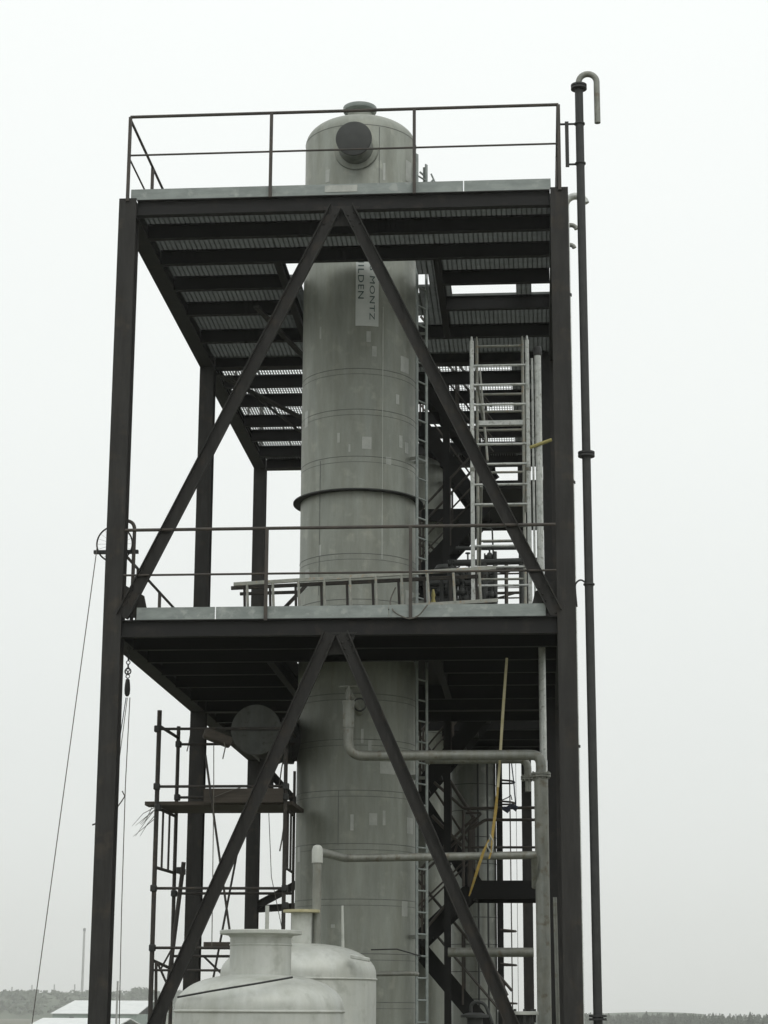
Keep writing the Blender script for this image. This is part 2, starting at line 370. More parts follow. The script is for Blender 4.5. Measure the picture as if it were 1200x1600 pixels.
# railings: railing > post, rail
def railing(p, q, z, zt, zm, n, rt=.021, rm=.013, rp_=.022, ext=0, skip=()):
    p, q = Vector(p), Vector(q); g = bpy.data.objects.new('railing', None); COL.objects.link(g); g.parent = tower; LOC[g.name] = Vector((0, 0, 0))
    e1 = (q - p).normalized() * .0
    m = MB(); m.tube([p + Z * zt, q + Z * zt], rt, 8); m.build('top_rail', M['rail'], g)
    m = MB(); m.tube([p + Z * zm, q + Z * zm], rm, 8); m.build('mid_rail', M['rail'], g)
    for i in range(n):
        if i in skip: continue
        o = p.lerp(q, i / (n - 1)); m = MB(); m.bar(o + Z * (z - .03), o + Z * (zt - .004), .038, .038, (1, 0, 0)); m.build('post', M['rail'], g)
    return g
railing((.0, -.125, 0), (5.31, -.125, 0), Z1, 16.79, 16.275, 4)
railing((-.01, -.10, 0), (-.01, 11.9, 0), Z1, 16.78, 16.265, 9, .018, .012, skip=(0,))
railing((W - .0, -.10, 0), (W - .0, 11.9, 0), Z1, 16.78, 16.265, 9, .018, .012, skip=(0,))
railing((0, D3 + .1, 0), (W, D3 + .1, 0), Z1, 16.78, 16.265, 5)
railing((.12, -.12, 0), (5.19, -.12, 0), Z2, 11.50, 10.955, 4, .020, .013, skip=(0, 3))
for x in (1.79, 3.57): pass
railing((-.055, .1, 0), (-.055, 11.9, 0), Z2, 11.40, 10.85, 9, .018, .012)
railing((W + .055, .1, 0), (W + .055, 11.9, 0), Z2, 11.40, 10.85, 9, .018, .012)
railing((.12, D3 + .1, 0), (W - .12, D3 + .1, 0), Z2, 11.50, 10.95, 5)
# hooped end of the middle railing
m = MB(); c0 = at(210, 835, Y=.14); m.tube(bend([(c0.x, .14, Z2), (c0.x, .14, 11.68), (c0.x - .24, .14, 11.68), (c0.x - .26, .14, 11.2)], .13), .022, 10); m.build('hooped_handrail', M['rail'], tower)

# stairs
def flight(p0, p1, y0, y1, n, name='stair_flight'):
    g = bpy.data.objects.new(name, None); COL.objects.link(g); g.parent = tower; LOC[g.name] = Vector((0, 0, 0))
    for y in (y0, y1):
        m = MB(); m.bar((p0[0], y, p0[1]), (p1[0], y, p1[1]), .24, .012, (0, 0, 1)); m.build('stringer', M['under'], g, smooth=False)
        m = MB(); yy = y + (.03 if y == y1 else -.03)
        m.tube([(p0[0], yy, p0[1] + 1.0), (p1[0], yy, p1[1] + 1.0)], .02, 8)
        m.tube([(p0[0], yy, p0[1] + .5), (p1[0], yy, p1[1] + .5)], .014, 8)
        for k in range(3):
            t = (k + .2) / 2.4; x = p0[0] + (p1[0] - p0[0]) * t; zz = p0[1] + (p1[1] - p0[1]) * t; m.bar((x, yy, zz - .05), (x, yy, zz + 1), .03, .03, (1, 0, 0))
        m.build('handrail', M['rail'], g)
    for k in range(n):
        t = (k + .5) / n; x = p0[0] + (p1[0] - p0[0]) * t; zz = p0[1] + (p1[1] - p0[1]) * t
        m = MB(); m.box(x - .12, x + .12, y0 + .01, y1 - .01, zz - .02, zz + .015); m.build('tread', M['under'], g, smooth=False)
flight((3.15, 6.98), (4.0, 7.78), 7.0, 7.75, 5)
flight((3.05, 6.98), (4.5, 5.3), 7.9, 8.6, 8)
flight((3.1, 12.35), (4.2, 13.55), 7.0, 7.75, 7)
flight((3.1, 12.3), (4.9, 10.5), 7.9, 8.6, 9)
flight((3.2, 15.6), (4.3, 14.1), 7.0, 7.75, 7)
flight((3.0, 15.5), (4.05, 13.95), 8.75, 9.5, 7); flight((3.1, 9.1), (4.2, 10.4), 7.0, 7.75, 6)
flight((3.15, 9.1), (4.0, 7.8), 7.9, 8.6, 6)
def landing(x0, x1, y0, y1, z, h=.2):
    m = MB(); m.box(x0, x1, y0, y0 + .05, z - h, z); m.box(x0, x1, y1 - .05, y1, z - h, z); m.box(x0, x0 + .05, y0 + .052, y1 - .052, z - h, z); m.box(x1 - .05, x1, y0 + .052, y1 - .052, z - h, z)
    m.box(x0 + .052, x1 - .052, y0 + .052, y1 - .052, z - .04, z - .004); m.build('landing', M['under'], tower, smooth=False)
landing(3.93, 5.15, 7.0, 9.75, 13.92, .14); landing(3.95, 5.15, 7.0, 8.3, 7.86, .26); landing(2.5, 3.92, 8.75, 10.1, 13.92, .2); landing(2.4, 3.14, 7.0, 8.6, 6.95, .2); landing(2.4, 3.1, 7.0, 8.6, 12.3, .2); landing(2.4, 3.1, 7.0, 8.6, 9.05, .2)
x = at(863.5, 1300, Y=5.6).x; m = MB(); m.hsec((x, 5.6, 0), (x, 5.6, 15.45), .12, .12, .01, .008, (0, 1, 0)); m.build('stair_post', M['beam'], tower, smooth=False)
# stair post and landing rails
m = MB(); x = at(699, 1300, Y=6.8).x; m.hsec((x, 6.8, 0), (x, 6.8, 15.45), .10, .10, .01, .008, (0, 1, 0)); m.build('stair_post', M['under'], tower, smooth=False)
g = bpy.data.objects.new('landing_rail', None); COL.objects.link(g); g.parent = tower; LOC[g.name] = Vector((0, 0, 0))
def rl(pts, Y, r=.022, mt='rail', par=None, rad=.04, name='rail'):
    m = MB(); m.tube(bend([at(a, b, Y=Y) for a, b in pts], rad, 3), r, 8); return m.build(name, M[mt], par)
rl([(678, 1222), (724, 1263), (840, 1262)], 6.95, par=g); rl([(724, 1266), (724, 1385)], 6.95, par=g)
rl([(675, 1274), (722, 1322)], 6.95, .024, par=g); rl([(733, 1385), (733, 1298), (758, 1281), (840, 1281)], 6.98, par=g)
rl([(722, 1324), (840, 1324)], 6.98, .018, par=g); rl([(728, 1270), (753, 1270), (735, 1290), (715, 1318), (708, 1340)], 7.02, .018, par=g)
rl([(745, 1455), (792, 1556)], 6.9, .03, par=g)
rl([(668, 1448), (700, 1410)], 6.95, .02, par=g)

# ---------------------------------------------------------------- main vessel
VC = Vector((2.60, 3.0, 0)); VR = .77
ves = empty('distillation_column', (VC.x, VC.y, 0), 'tall dull stainless vessel with domed top rising through the middle of the steel tower', 'process vessel')
ztan = 17.70
m = MB(); prof = [(VR, 1.0), (VR, ztan)]
for i in range(1, 15):
    t = i / 14 * math.pi / 2; prof.append((VR * math.cos(t) ** .8 if i < 14 else .01, ztan + .335 * math.sin(t)))
m.lathe((VC.x, VC.y, 0), [(VR * .98, .2), (VR, .22)] + prof, n=96); m.build('shell', M['inox'], ves)
m = MB()
for zz in (17.70, 16.3, 14.22, 13.66, 13.02, 11.72, 11.12, 9.9, 9.32, 8.68, 8.02, 7.34, 6.68, 6.1):
    m.torus((VC.x, VC.y, zz), VR - .002, .006, n=96, m=6)
    if zz < 16: m.torus((VC.x, VC.y, zz - .075), VR - .0035, .006, n=96, m=6)
for az_, za, zb in ((.42, 15.9, 17.68), (-.62, 11.2, 13.0), (-.2, 8.0, 8.68)):
    xx, yy = VC.x + math.sin(az_) * VR, VC.y - math.cos(az_) * VR; m.tube([(xx, yy, za), (xx, yy, zb)], .005, 6)
m.build('weld_seam', M['seam'], ves)
m = MB(); xx = at(597.5, 640, Y=2.29).x; yy = VC.y - math.sqrt(VR ** 2 - (xx - VC.x) ** 2); m.tube([(xx, yy, 11.66), (xx, yy, 15.1)], .0055, 6); m.build('seam_strip', M['tank'], ves)
def curved(name, x0, x1, z0, z1, mt, off=.004, n=6, par=None, cen=VC, rad=VR):
    """a thin plate lying on the vessel wall between two x offsets"""
    m = MB(); a0, a1 = math.asin(max(-.99, min(.99, (x0 - cen.x) / rad))), math.asin(max(-.99, min(.99, (x1 - cen.x) / rad)))
    for i in range(n + 1):
        a = a0 + (a1 - a0) * i / n
        for rr in (rad - .002, rad + off):
            for zz in (z0, z1): m.v.append(Vector((cen.x + math.sin(a) * rr, cen.y - math.cos(a) * rr, zz)))
    for i in range(n):
        b = i * 4
        m.f += [[b + 2, b + 6, b + 7, b + 3], [b + 1, b + 3, b + 7, b + 5], [b, b + 4, b + 6, b + 2], [b, b + 1, b + 5, b + 4]]
    m.f += [[0, 2, 3, 1], [n * 4, n * 4 + 1, n * 4 + 3, n * 4 + 2]]
    return m.build(name, M[mt], par or ves)
random.seed(3)
def padpx(px_, py_, wpx, hpx, mt='pad'):
    c = at(px_, py_, Y=2.35)
    for _ in range(3):
        dx = max(-.7, min(.7, c.x - VC.x)); yv = VC.y - math.sqrt(VR ** 2 - dx ** 2); c = at(px_, py_, Y=yv)
    s = (c.y - CAM.y) / FPX * 1.0
    cosn = max(.25, math.sqrt(max(.01, 1 - ((c.x - VC.x) / VR) ** 2)))
    curved('bare_patch', c.x - wpx / 2 * s, c.x + wpx / 2 * s, c.z - hpx / 2 * s * 1.03, c.z + hpx / 2 * s * 1.03, mt, .0025)
for a_ in ((573, 692, 15, 20), (585, 549, 7, 17), (576, 526, 7, 18), (529, 684, 4, 16), (479, 655, 6, 26), (621, 624, 5, 16), (632, 570, 12, 26), (607, 720, 8, 12), (512, 275, 7, 22), (638, 268, 8, 36), (600, 268, 4, 30), (546, 700, 3, 12), (626, 690, 5, 20), (635, 700, 5, 18), (501, 520, 3, 20),
           (566, 1150, 4, 22), (578, 1165, 5, 16), (605, 1200, 22, 18), (583, 1280, 12, 18), (550, 1285, 5, 24), (600, 1278, 4, 22), (632, 1420, 8, 22), (467, 1335, 5, 22), (640, 1290, 8, 24), (520, 1447, 6, 5), (500, 860, 4, 18), (640, 935, 12, 24), (480, 905, 8, 30)): padpx(*a_)
# stiffening ring
m = MB(); m.lathe((VC.x, VC.y, 12.55), [(VR - .01, .016), (VR - .01, 0), (VR + .10, 0), (VR + .10, .016), (VR - .01, .016)], n=96, cap=False); m.build('stiffening_ring', M['dark'], ves)
# top nozzle
m = MB(); m.lathe((VC.x - .02, VC.y, 17.95), [(.175, 0), (.175, .25)], n=48); nz_ = m.build('top_nozzle', M['inox'], ves)
m = MB(); m.lathe((VC.x - .02, VC.y, 18.26), [(.176, -.06), (.20, -.05), (.232, -.02), (.236, .0), (.236, .035), (.20, .04)], n=48); m.build('flange', M['galv'], nz_)
# forward manway
mc = at(553, 217, Y=1.90)
m = MB(); m.lathe((mc.x, 1.90, mc.z), [(.225, 0), (.225, .75)], (0, 1, 0), 48); mw = m.build('manway_nozzle', M['inoxd'], ves)
m = MB(); m.lathe((mc.x, 1.875, mc.z), [(.238, .03), (.243, .025), (.243, .004), (.236, 0), (.06, -.002)], (0, 1, 0), 48); m.build('manway_shade_disc', M['dark'], mw)  # dark disc stands in for the shaded inside of the open manway
m = MB(); m.lathe((mc.x, 2.20, mc.z), [(.23, .0), (.30, .01), (.30, .10)], (0, 1, 0), 48, cap=False); m.build('reinforcing_collar', M['inox'], mw)
# banner with lettering running down the shell
bx0 = at(556, 460, Y=2.25).x; bx1 = at(591, 460, Y=2.25).x; bz0 = at(572, 509, Y=2.24).z
ban = curved('banner', bx0, bx1, bz0, 16.25, 'sign', .006, 10)
def lettering(text, xc, zend, pitch, cap):
    cu = bpy.data.curves.new('lettering', 'FONT'); cu.body = text; cu.size = 1; cu.space_character = 1.12; cu.resolution_u = 3
    o = bpy.data.objects.new('tmp', cu); COL.objects.link(o); dg = bpy.context.evaluated_depsgraph_get(); dg.update()
    me = bpy.data.meshes.new_from_object(o.evaluated_get(dg)); bpy.data.objects.remove(o)
    xs = [v.co.x for v in me.vertices]; ys = [v.co.y for v in me.vertices]; L = pitch * len(text)
    sx1 = L / (max(xs) - min(xs)); sy1 = cap / (max(ys) - min(ys)); x0, x1_, y0 = min(xs), max(xs), min(ys)
    for v in me.vertices:
        X = xc - cap / 2 + (v.co.y - y0) * sy1; zz = zend + (x1_ - v.co.x) * sx1
        a = math.asin((X - VC.x) / VR); rr = VR + .009
        v.co = (VC.x + math.sin(a) * rr, VC.y - math.cos(a) * rr, zz)
    me.materials.clear(); me.materials.append(M['ink']); t = bpy.data.objects.new('lettering', me); COL.objects.link(t); t.parent = ban
    return t
e1 = at(580, 499, Y=2.24).z; e2 = at(565, 467, Y=2.24).z
lettering('JULIUS MONTZ', at(580, 460, Y=2.245).x, e1, .101, .088)
lettering('HILDEN', at(564, 460, Y=2.245).x, e2, .101, .075)
# fixed ladder on the vessel
lad = bpy.data.objects.new('fixed_ladder', None); COL.objects.link(lad); lad.parent = ves; LOC[lad.name] = Vector((0, 0, 0)); lad.matrix_parent_inverse = Matrix.Translation(-VC)
ra, rb = Vector((3.405, 2.66, 0)), Vector((3.52, 2.86, 0))
for r_, zt in ((ra, 17.43), (rb, 17.36)):
    m = MB(); m.bar(r_ + Z * .3, r_ + Z * zt, .05, .014, (rb - ra)); m.build('stile', M['galv'], lad, smooth=False)
m = MB(); zz = .5
while zz < 17.2: m.tube([ra + Z * zz, rb + Z * zz], .012, 8); zz += .268
m.build('rungs', M['galv'], lad)
m = MB()
for zz in (6.9, 8.9, 11.2, 13.1, 14.9, 16.6):
    for r_ in (ra, rb):
        dd = (VC + Z * 0 - r_).normalized(); m.bar(r_ + Z * zz, r_ + dd * .16 + Z * zz, .04, .012, (0, 0, 1))
m.build('bracket', M['inoxd'], lad, smooth=False)
# top instrument stubs beside the ladder
m = MB(); p0 = at(663, 262, Y=2.9); m.tube([(p0.x, 2.9, 16.9), (p0.x, 2.9, p0.z)], .02, 8); q0 = at(656, 256, Y=2.9); m.tube([(q0.x, 2.9, q0.z - .12), (p0.x, 2.9, p0.z - .12)], .014, 8)
q1 = at(677, 281, Y=2.9); m.tube([(p0.x, 2.9, p0.z - .32), (q1.x, 2.9, q1.z)], .014, 8); m.tube([(q1.x - .03, 2.9, q1.z + .09), (q1.x + .02, 2.9, q1.z - .03)], .012, 8); m.build('instrument_stub', M['galv'], ves)

# side duct with blind cover, left of the vessel under the middle deck
dc = at(400, 1140, Y=1.80)
duc = m_ = empty('side_nozzle', (dc.x, 1.8, dc.z), 'large dark round capped nozzle facing forward under the middle deck left of the vessel', 'nozzle')
m = MB(); m.lathe((dc.x, 1.85, dc.z), [(.27, 0), (.27, 1.45), (.2, 1.55), (.02, 1.58)], (0, 1, 0), 48); m.build('nozzle_body', M['dark'], duc)
m = MB(); m.lathe((dc.x, 1.80, dc.z), [(.305, .05), (.314, .045), (.314, .004), (.308, 0), (.02, 0)], (0, 1, 0), 64); m.build('round_cover', M['disc'], duc)
m = MB(); m.box(dc.x - .305, dc.x + .305, 1.782, 1.797, dc.z - .012, dc.z + .008); m.build('cover_bar', M['black'], duc)
m = MB(); m.lathe((dc.x + .1, 2.9, dc.z), [(.24, 0), (.24, .6)], (1, 0, 0), 40); m.lathe((dc.x + .2, 2.9, dc.z), [(.30, 0), (.30, .07)], (1, 0, 0), 40); m.lathe((dc.x + .285, 2.9, dc.z), [(.30, 0), (.30, .05)], (1, 0, 0), 40); m.build('branch_flange', M['dark'], duc)
m = MB(); m.box(dc.x - .06, dc.x + .06, 2.6, 3.1, dc.z - .9, dc.z - .25); m.build('support_bracket', M['steel'], duc)

# ---------------------------------------------------------------- vessels behind
rv = at(696, 1300, Y=9.3).x - .55
va = empty('rear_vessel', (rv, 9.3, 0), 'grey rear vessel just right of the main vessel ladder, behind the stairs', 'process vessel', 'rear vessels')
def dome(r, z0, h, n=8): return [(r * math.cos(i / n * math.pi / 2), z0 + h * math.sin(i / n * math.pi / 2)) for i in range(n + 1)]
m = MB(); m.lathe((rv, 9.3, 0), [(.55, 0)] + dome(.55, 14.7, .25), n=64); m.build('shell', M['inox'], va)
m = MB()
for i in range(9): m.torus((rv, 9.3, 1 + i * 1.55), .551, .008, n=64)
m.build('weld_seam', M['seam'], va)
x0, x1 = at(705, 1400, Y=10.6).x, at(776, 1400, Y=10.6).x; cb = (x0 + x1) / 2; rB = (x1 - x0) / 2
vb = empty('rear_vessel', (cb, 10.6, 0), 'slimmer grey rear vessel with a caged ladder on its right side', 'process vessel', 'rear vessels')
m = MB(); m.lathe((cb, 10.6, 0), [(rB, 0)] + dome(rB, 10.05, .12), n=64); m.build('shell', M['inoxd'], vb)
m = MB()
for i in range(22): m.torus((cb, 10.6, .6 + i * .43), rB + .001, .006, n=64)
m.build('weld_seam', M['dark'], vb)
m = MB()
for px_ in (747, 762): xx = at(px_, 1300, Y=10.15).x; m.tube([(xx, 10.15, 1), (xx, 10.15, 10.1)], .017, 6)
m.build('riser', M['dark'], vb)
m = MB(); xx = at(780.5, 1300, Y=10.5).x; m.box(xx - .05, xx + .05, 10.45, 10.6, 0, 10.1); m.build('ladder_rail', M['under'], vb)
m = MB(); x8 = at(799, 1300, Y=10.5).x; x9 = at(807, 1300, Y=10.6).x; m.tube([(x8, 10.5, 1), (x8 - .02, 10.5, 10.2)], .010, 6); m.tube([(x9, 10.6, 1), (x9, 10.6, 10.2)], .004, 6)
for yy_ in (1222, 1255, 1455, 1508, 1568):
    zz = at(790, yy_, Y=10.5).z; m.tube(bend([(xx, 10.35, zz + .02), (x8 + .05, 10.35, zz), (x8 + .06, 10.7, zz), (xx, 10.7, zz)], .12, 4), .016, 6)
m.build('safety_cage', M['rail'], vb)

# ---------------------------------------------------------------- pipes
def pipeline(name, label, cat, parts, mt, group=None, base=None):
    e_ = empty(name, base or parts[0][1][0], label, cat, group)
    for nm, pts, r, rad in parts:
        m = MB(); m.tube(bend(pts, rad), r, 20); m.build(nm, M[mt], e_)
    return e_
def flange(par, c, r, h, axis=(0, 0, 1), mt='pipe', pair=True):
    m = MB(); c = Vector(c); a_ = Vector(axis)
    m.lathe(c - a_ * (h + .003), [(r * .6, 0), (r, 0), (r, h - .002), (r * .6, h - .002)], axis, 32)
    if pair: m.lathe(c + a_ * .003, [(r * .6, 0), (r, 0), (r, h), (r * .6, h)], axis, 32)
    for k in range(8):
        u = a_.orthogonal().normalized(); v = a_.cross(u); t = k * math.pi / 4 + .2; p = c + (u * math.cos(t) + v * math.sin(t)) * r * .82
        m.tube([p - a_ * (h + .02), p + a_ * (h + .02)], .010, 6)
    return m.build('flange', M[mt], par)
Yp = .80
A = at(540, 1098, Y=Yp); B = at(544, 1181, Y=Yp); Cc = at(851, 1181, Y=Yp)
xv = at(848, 1400, Y=Yp).x; zf = at(848, 1211, Y=Yp).z
pA = pipeline('product_pipe', 'thick grey pipe crossing before the vessel, turning down beside the right front column', 'pipe',
    [('pipe_run', [(B.x, Yp, A.z), (B.x, Yp, B.z), (xv, Yp, B.z), (xv, Yp, zf)], .060, .19), ('riser', [(xv, Yp, zf), (xv, Yp, .3)], .083, .1)], 'pipe')
flange(pA, (xv, Yp, zf), .115, .022)
m = MB(); m.tube([(B.x, Yp, A.z - .02), (B.x, Yp, A.z + .02), (B.x, Yp, A.z + .03)], [.075, .075, .05], 20); m.tube([(B.x, Yp, A.z - .3), (B.x, Yp, A.z + .02)], .07, 20)
m.build('sleeve', M['pipe'], pA)
m = MB(); vz = at(540, 1085, Y=Yp).z; m.tube([(B.x, Yp, A.z), (B.x, Yp, vz + .06)], .03, 12); m.tube([(B.x - .12, Yp, vz + .10), (B.x + .12, Yp, vz + .10)], .012, 8); m.tube([(B.x, Yp, vz), (B.x, Yp, vz + .1)], .015, 8); m.tube([(B.x, Yp, vz), (B.x, 2.3, vz)], .05, 12); m.build('valve', M['pipe'], pA)
m = MB(); m.torus((B.x + .13, Yp + .03, A.z - .02), .075, .010, (0.3, 1, .2), 24, 6); m.build('hand_wheel', M['black'], pA)
# second elbow tucked inside the first
xq = at(822, 1200, Y=1.1).x; zq = at(820, 1187, Y=1.1).z
pB = pipeline('inner_pipe', 'short grey elbow pipe tucked under the thick pipe bend', 'pipe', [('pipe_run', [(xq - 1.2, 1.1, zq), (xq + .02, 1.1, zq), (xq + .02, 1.1, zf)], .045, .13), ('riser', [(xq + .02, 1.1, zf), (xq + .02, 1.1, zf - .16)], .035, .1)], 'pipe')
flange(pB, (xq + .02, 1.1, zf), .085, .018)
# tall light pipe through the middle deck
xt = at(842, 700, Y=1.35).x; tp = pipeline('vertical_pipe', 'light straight vertical pipe beside the aluminium scaffold tower, open at the top', 'pipe', [('pipe_run', [(xt, 1.35, 8.3), (xt, 1.35, at(842, 556, Y=1.35).z)], .043, .1)], 'alu', base=(xt, 1.35, 8.3))
m = MB(); zt_ = at(842, 556, Y=1.35).z; m.lathe((xt, 1.35, zt_), [(.05, 0), (.055, .03), (.05, .1), (.04, .12)], n=20); m.build('end_cap', M['black'], tp)
m = MB(); x5 = at(833, 700, Y=1.5).x; m.tube([(x5, 1.5, Z2), (x5, 1.5, at(833, 560, Y=1.5).z)], .014, 8); tag(m.build('thin_pole', M['alu']), 'thin light pole standing between the aluminium tower and the vertical pipe', 'pole')
# overflow pipe from the rear tank
TKB = Vector((2.466, -1.9, 0)); e3 = at(496, 1330, Y=-1.9)
c1_ = at(838, 1336, Y=.6); c0_ = at(540, 1341, Y=.6)
pC = pipeline('transfer_pipe', 'slim grey pipe rising from the rear tank and running right across the vessel', 'pipe', [('pipe_run', [(e3.x, -1.9, 6.60), (e3.x, -1.9, e3.z), (c0_.x - .01, .6, c0_.z), (c1_.x, .6, c1_.z)], .046, .10)], 'pipe', base=(e3.x, -1.9, 6.6))
m = MB(); m.lathe(Vector((e3.x, -1.9, e3.z + .01)), [(.058, -.13), (.058, 0), (.045, .04), (.02, .055)], n=20); m.build('elbow_sleeve', M['tank'], pC)
m = MB(); m.tube([c1_ + Vector((-.02, 0, -.0)), c1_ + Vector((-.02, .25, -.35))], .04, 12); m.build('pipe_drop', M['pipe'], pC)
a1, a2 = at(700, 1488, Y=5.0), at(834, 1488, Y=5.0)
tag(MB().tube([a1, a2], .063, 20).build('cross_pipe', M['pipe']), 'thick grey horizontal pipe low behind the right diagonal brace', 'pipe')
a1, a2 = at(585, 1522, Y=1.9), at(645, 1521, Y=1.9)
m = MB(); m.tube(bend([a1, a2, a2 + Vector((.03, .35, 0))], .05), .028, 12); tag(m.build('pipe_stub', M['pipe']), 'short light pipe stub on the vessel just right of the rear tank', 'pipe')
m = MB(); a1, a2 = at(867, 1402, Y=.35), at(873, 1640, Y=.35); m.tube([a2 - Z * 4.0, a2, a1], .022, 10); tag(m.build('conduit', M['pipe']), 'thin light conduit standing at the foot of the right front column', 'conduit')
# flanged nozzle at the lower right edge
fl = at(812, 1583, Y=.2)
fe = empty('low_vessel_nozzle', (fl.x, .2, 0), 'pale round flange plate on a dark stub at bottom, left of thick pipe', 'nozzle')
m = MB(); m.lathe((fl.x, .2, fl.z - .02), [(.205, 0), (.21, .005), (.21, .035), (.20, .04)], n=48); m.build('flange', M['tank'], fe)
m = MB(); m.lathe((fl.x, .2, 0), [(.12, 0), (.12, fl.z - .02)], n=32)
for k in range(10): t = k * .628; m.tube([(fl.x + .17 * math.cos(t), .2 + .17 * math.sin(t), fl.z - .1), (fl.x + .17 * math.cos(t), .2 + .17 * math.sin(t), fl.z + .045)], .014, 6)
m.build('stub', M['dark'], fe)
fl = at(742, 1586, Y=3.2)
ve = empty('gate_valve', (fl.x, 3.2, 0), 'dark gate valve with looped handle at the bottom edge behind the diagonal brace', 'valve')
m = MB(); m.lathe((fl.x, 3.2, fl.z), [(.18, -.03), (.18, .0), (.08, .03)], n=24); m.lathe((fl.x, 3.2, 0), [(.1, 0), (.1, fl.z - .03)], n=20); m.build('valve_body', M['dark'], ve)
m = MB(); m.tube(bend([(fl.x - .05, 3.2, fl.z - .05), (fl.x - .05, 3.2, fl.z + .16), (fl.x + .12, 3.2, fl.z + .16), (fl.x + .22, 3.2, fl.z - .1)], .1), .022, 8); m.build('handle', M['dark'], ve)

# ---------------------------------------------------------------- standpipe and vents on the right
Ys = -.05; xs = 5.565
sp_ = empty('standpipe', (xs, Ys, 0), 'slim black standpipe with pale gooseneck outlet rising outside the right front column', 'standpipe')
zt = at(905, 136, Y=Ys).z
m = MB(); m.tube([(xs, Ys, 0), (xs, Ys, zt)], .051, 20); m.build('pipe_body', M['black'], sp_)
m = MB(); r_ = (at(935, 150, Y=Ys).x - at(907, 150, Y=Ys).x) / 2; pts = [(xs, Ys, zt), (xs, Ys, zt + .03)]
for i in range(13): t = math.pi * (1 - i / 12); pts.append((xs + r_ + r_ * math.cos(t), Ys, zt + .06 + r_ * 1.0 * math.sin(t)))
pts.append((xs + 2 * r_, Ys, at(936, 192, Y=Ys).z)); m.tube(pts, .038, 16); m.build('gooseneck', M['pipe'], sp_)
for yy_ in (136, 710, 1590):
    zz = at(910, yy_, Y=Ys).z; m = MB(); m.lathe((xs, Ys, zz - .03), [(.06, 0), (.098, .0), (.098, .024), (.06, .026), (.06, .034), (.098, .036), (.098, .058), (.06, .06)], n=32); m.build('flange', M['black'], sp_)
for yy_ in (195, 257, 915):
    zz = at(910, yy_, Y=Ys).z; m = MB(); m.lathe((xs, Ys, zz), [(.06, 0), (.066, .005), (.066, .02), (.06, .025)], n=20); m.build('clamp', M['black'], sp_)
br = at(886, 225, Y=Ys); zA, zB = at(886, 194, Y=Ys).z, at(886, 257, Y=Ys).z
m = MB(); m.bar((br.x, Ys, zB - .03), (br.x, Ys, zA + .03), .045, .03, (1, 0, 0)); m.tube([(br.x - .08, Ys, zA), (xs, Ys, zA)], .014, 8); m.tube([(br.x, Ys, zB), (xs, Ys, zB)], .014, 8); m.build('stay_bracket', M['black'], sp_)
zz = at(905, 915, Y=Ys).z; m = MB(); m.tube(bend([(xs, Ys, zz), (W + .17, Ys, zz + .08), (W + .10, Ys, zz + .02), (W + .12, Ys, zz - .25)], .05), .010, 8); m.build('cable_tie', M['black'], sp_)
for i, (yv, zoff, lab) in enumerate(((.70, 0, 'tallest'), (1.9, .0, 'middle'), (3.0, 0, 'lowest'))):
    zt = (15.80, 15.95, 16.12)[i]; xv_ = (5.388, 5.40, 5.42)[i]; rr = .045 if i == 0 else .03; ar = (.115, .075, .06)[i] * (1.12 if i == 0 else 1)
    vp = empty('vent_pipe', (xv_, yv, 0), ('pale vent pipe with the largest gooseneck, peeping out behind the right front column', 'second smaller hooked vent pipe just under the largest gooseneck', 'lowest hooked vent pipe just under the other two goosenecks')[i], 'vent pipe', 'vent pipes behind the right front column')
    m = MB(); pts = [(xv_, yv, 0), (xv_, yv, zt)]
    for k in range(11): t = math.pi * (1 - k / 10 * .93); pts.append((xv_ + ar + ar * math.cos(t), yv, zt + ar * math.sin(t)))
    m.tube(pts, rr, 16, cap=True); m.build('pipe_body', M['pipe'] if i else M['alu'], vp)
    if i == 0:
        m = MB()
        for zz in (9.0, 12.2, 14.6): m.lathe((xv_, yv, zz), [(rr + .003, 0), (rr + .014, .004), (rr + .014, .03), (rr + .003, .034)], n=20)
        m.build('clamp', M['black'], vp)

# ---------------------------------------------------------------- tanks in front
t1 = empty('front_tank', (2.39, -4.2, 0), 'pale dished-top tank with a wide flanged neck, nearest at the bottom edge', 'tank')
r1 = .77; c = (2.388, -4.2)
zt = 6.02
m = MB(); prof = [(r1, .3), (r1, zt)] + [(r1 * math.cos(t) ** .7 if t < 1.5 else .02, zt + .30 * math.sin(t)) for t in [i / 12 * math.pi / 2 for i in range(1, 13)]]
m.lathe((*c, 0), prof, n=96); m.build('shell', M['tank'], t1)
m = MB(); m.torus((*c, zt - .03), r1 + .002, .013, n=96, m=8); m.build('weld_seam', M['tank'], t1)
m = MB(); m.lathe((*c, 6.2), [(.282, 0), (.282, .485)], n=64); nk = m.build('neck', M['tank'], t1)
m = MB(); m.lathe((*c, 6.675), [(.283, -.03), (.30, -.01), (.372, 0), (.378, .004), (.378, .030), (.372, .036), (.27, .036)], n=64); m.build('flange', M['tank'], nk)
m = MB(); m.torus((*c, 6.58), .283, .008, n=64); m.build('weld_seam', M['tank'], nk)
m = MB(); pts = [at(278, 1558, Y=-4.62), at(330, 1548.5, Y=-4.97), at(400, 1537, Y=-4.99), at(457, 1527, Y=-4.72)]
m.tube(pts, .009, 6); tag(m.build('cable', M['cable']), 'black cable lying slantwise over the dished top of the nearest tank', 'cable')
t2 = empty('rear_tank', (2.466, -1.9, 0), 'pale dished-top tank with small nozzles standing between the nearest tank and the vessel', 'tank')
r2 = .80; c = (2.466, -1.9); zt = 6.36
m = MB(); prof = [(r2, .3), (r2, zt)] + [(r2 * math.cos(t) ** .75 if t < 1.5 else .02, zt + .31 * math.sin(t)) for t in [i / 12 * math.pi / 2 for i in range(1, 13)]]
m.lathe((*c, 0), prof, n=96); m.build('shell', M['tank'], t2)
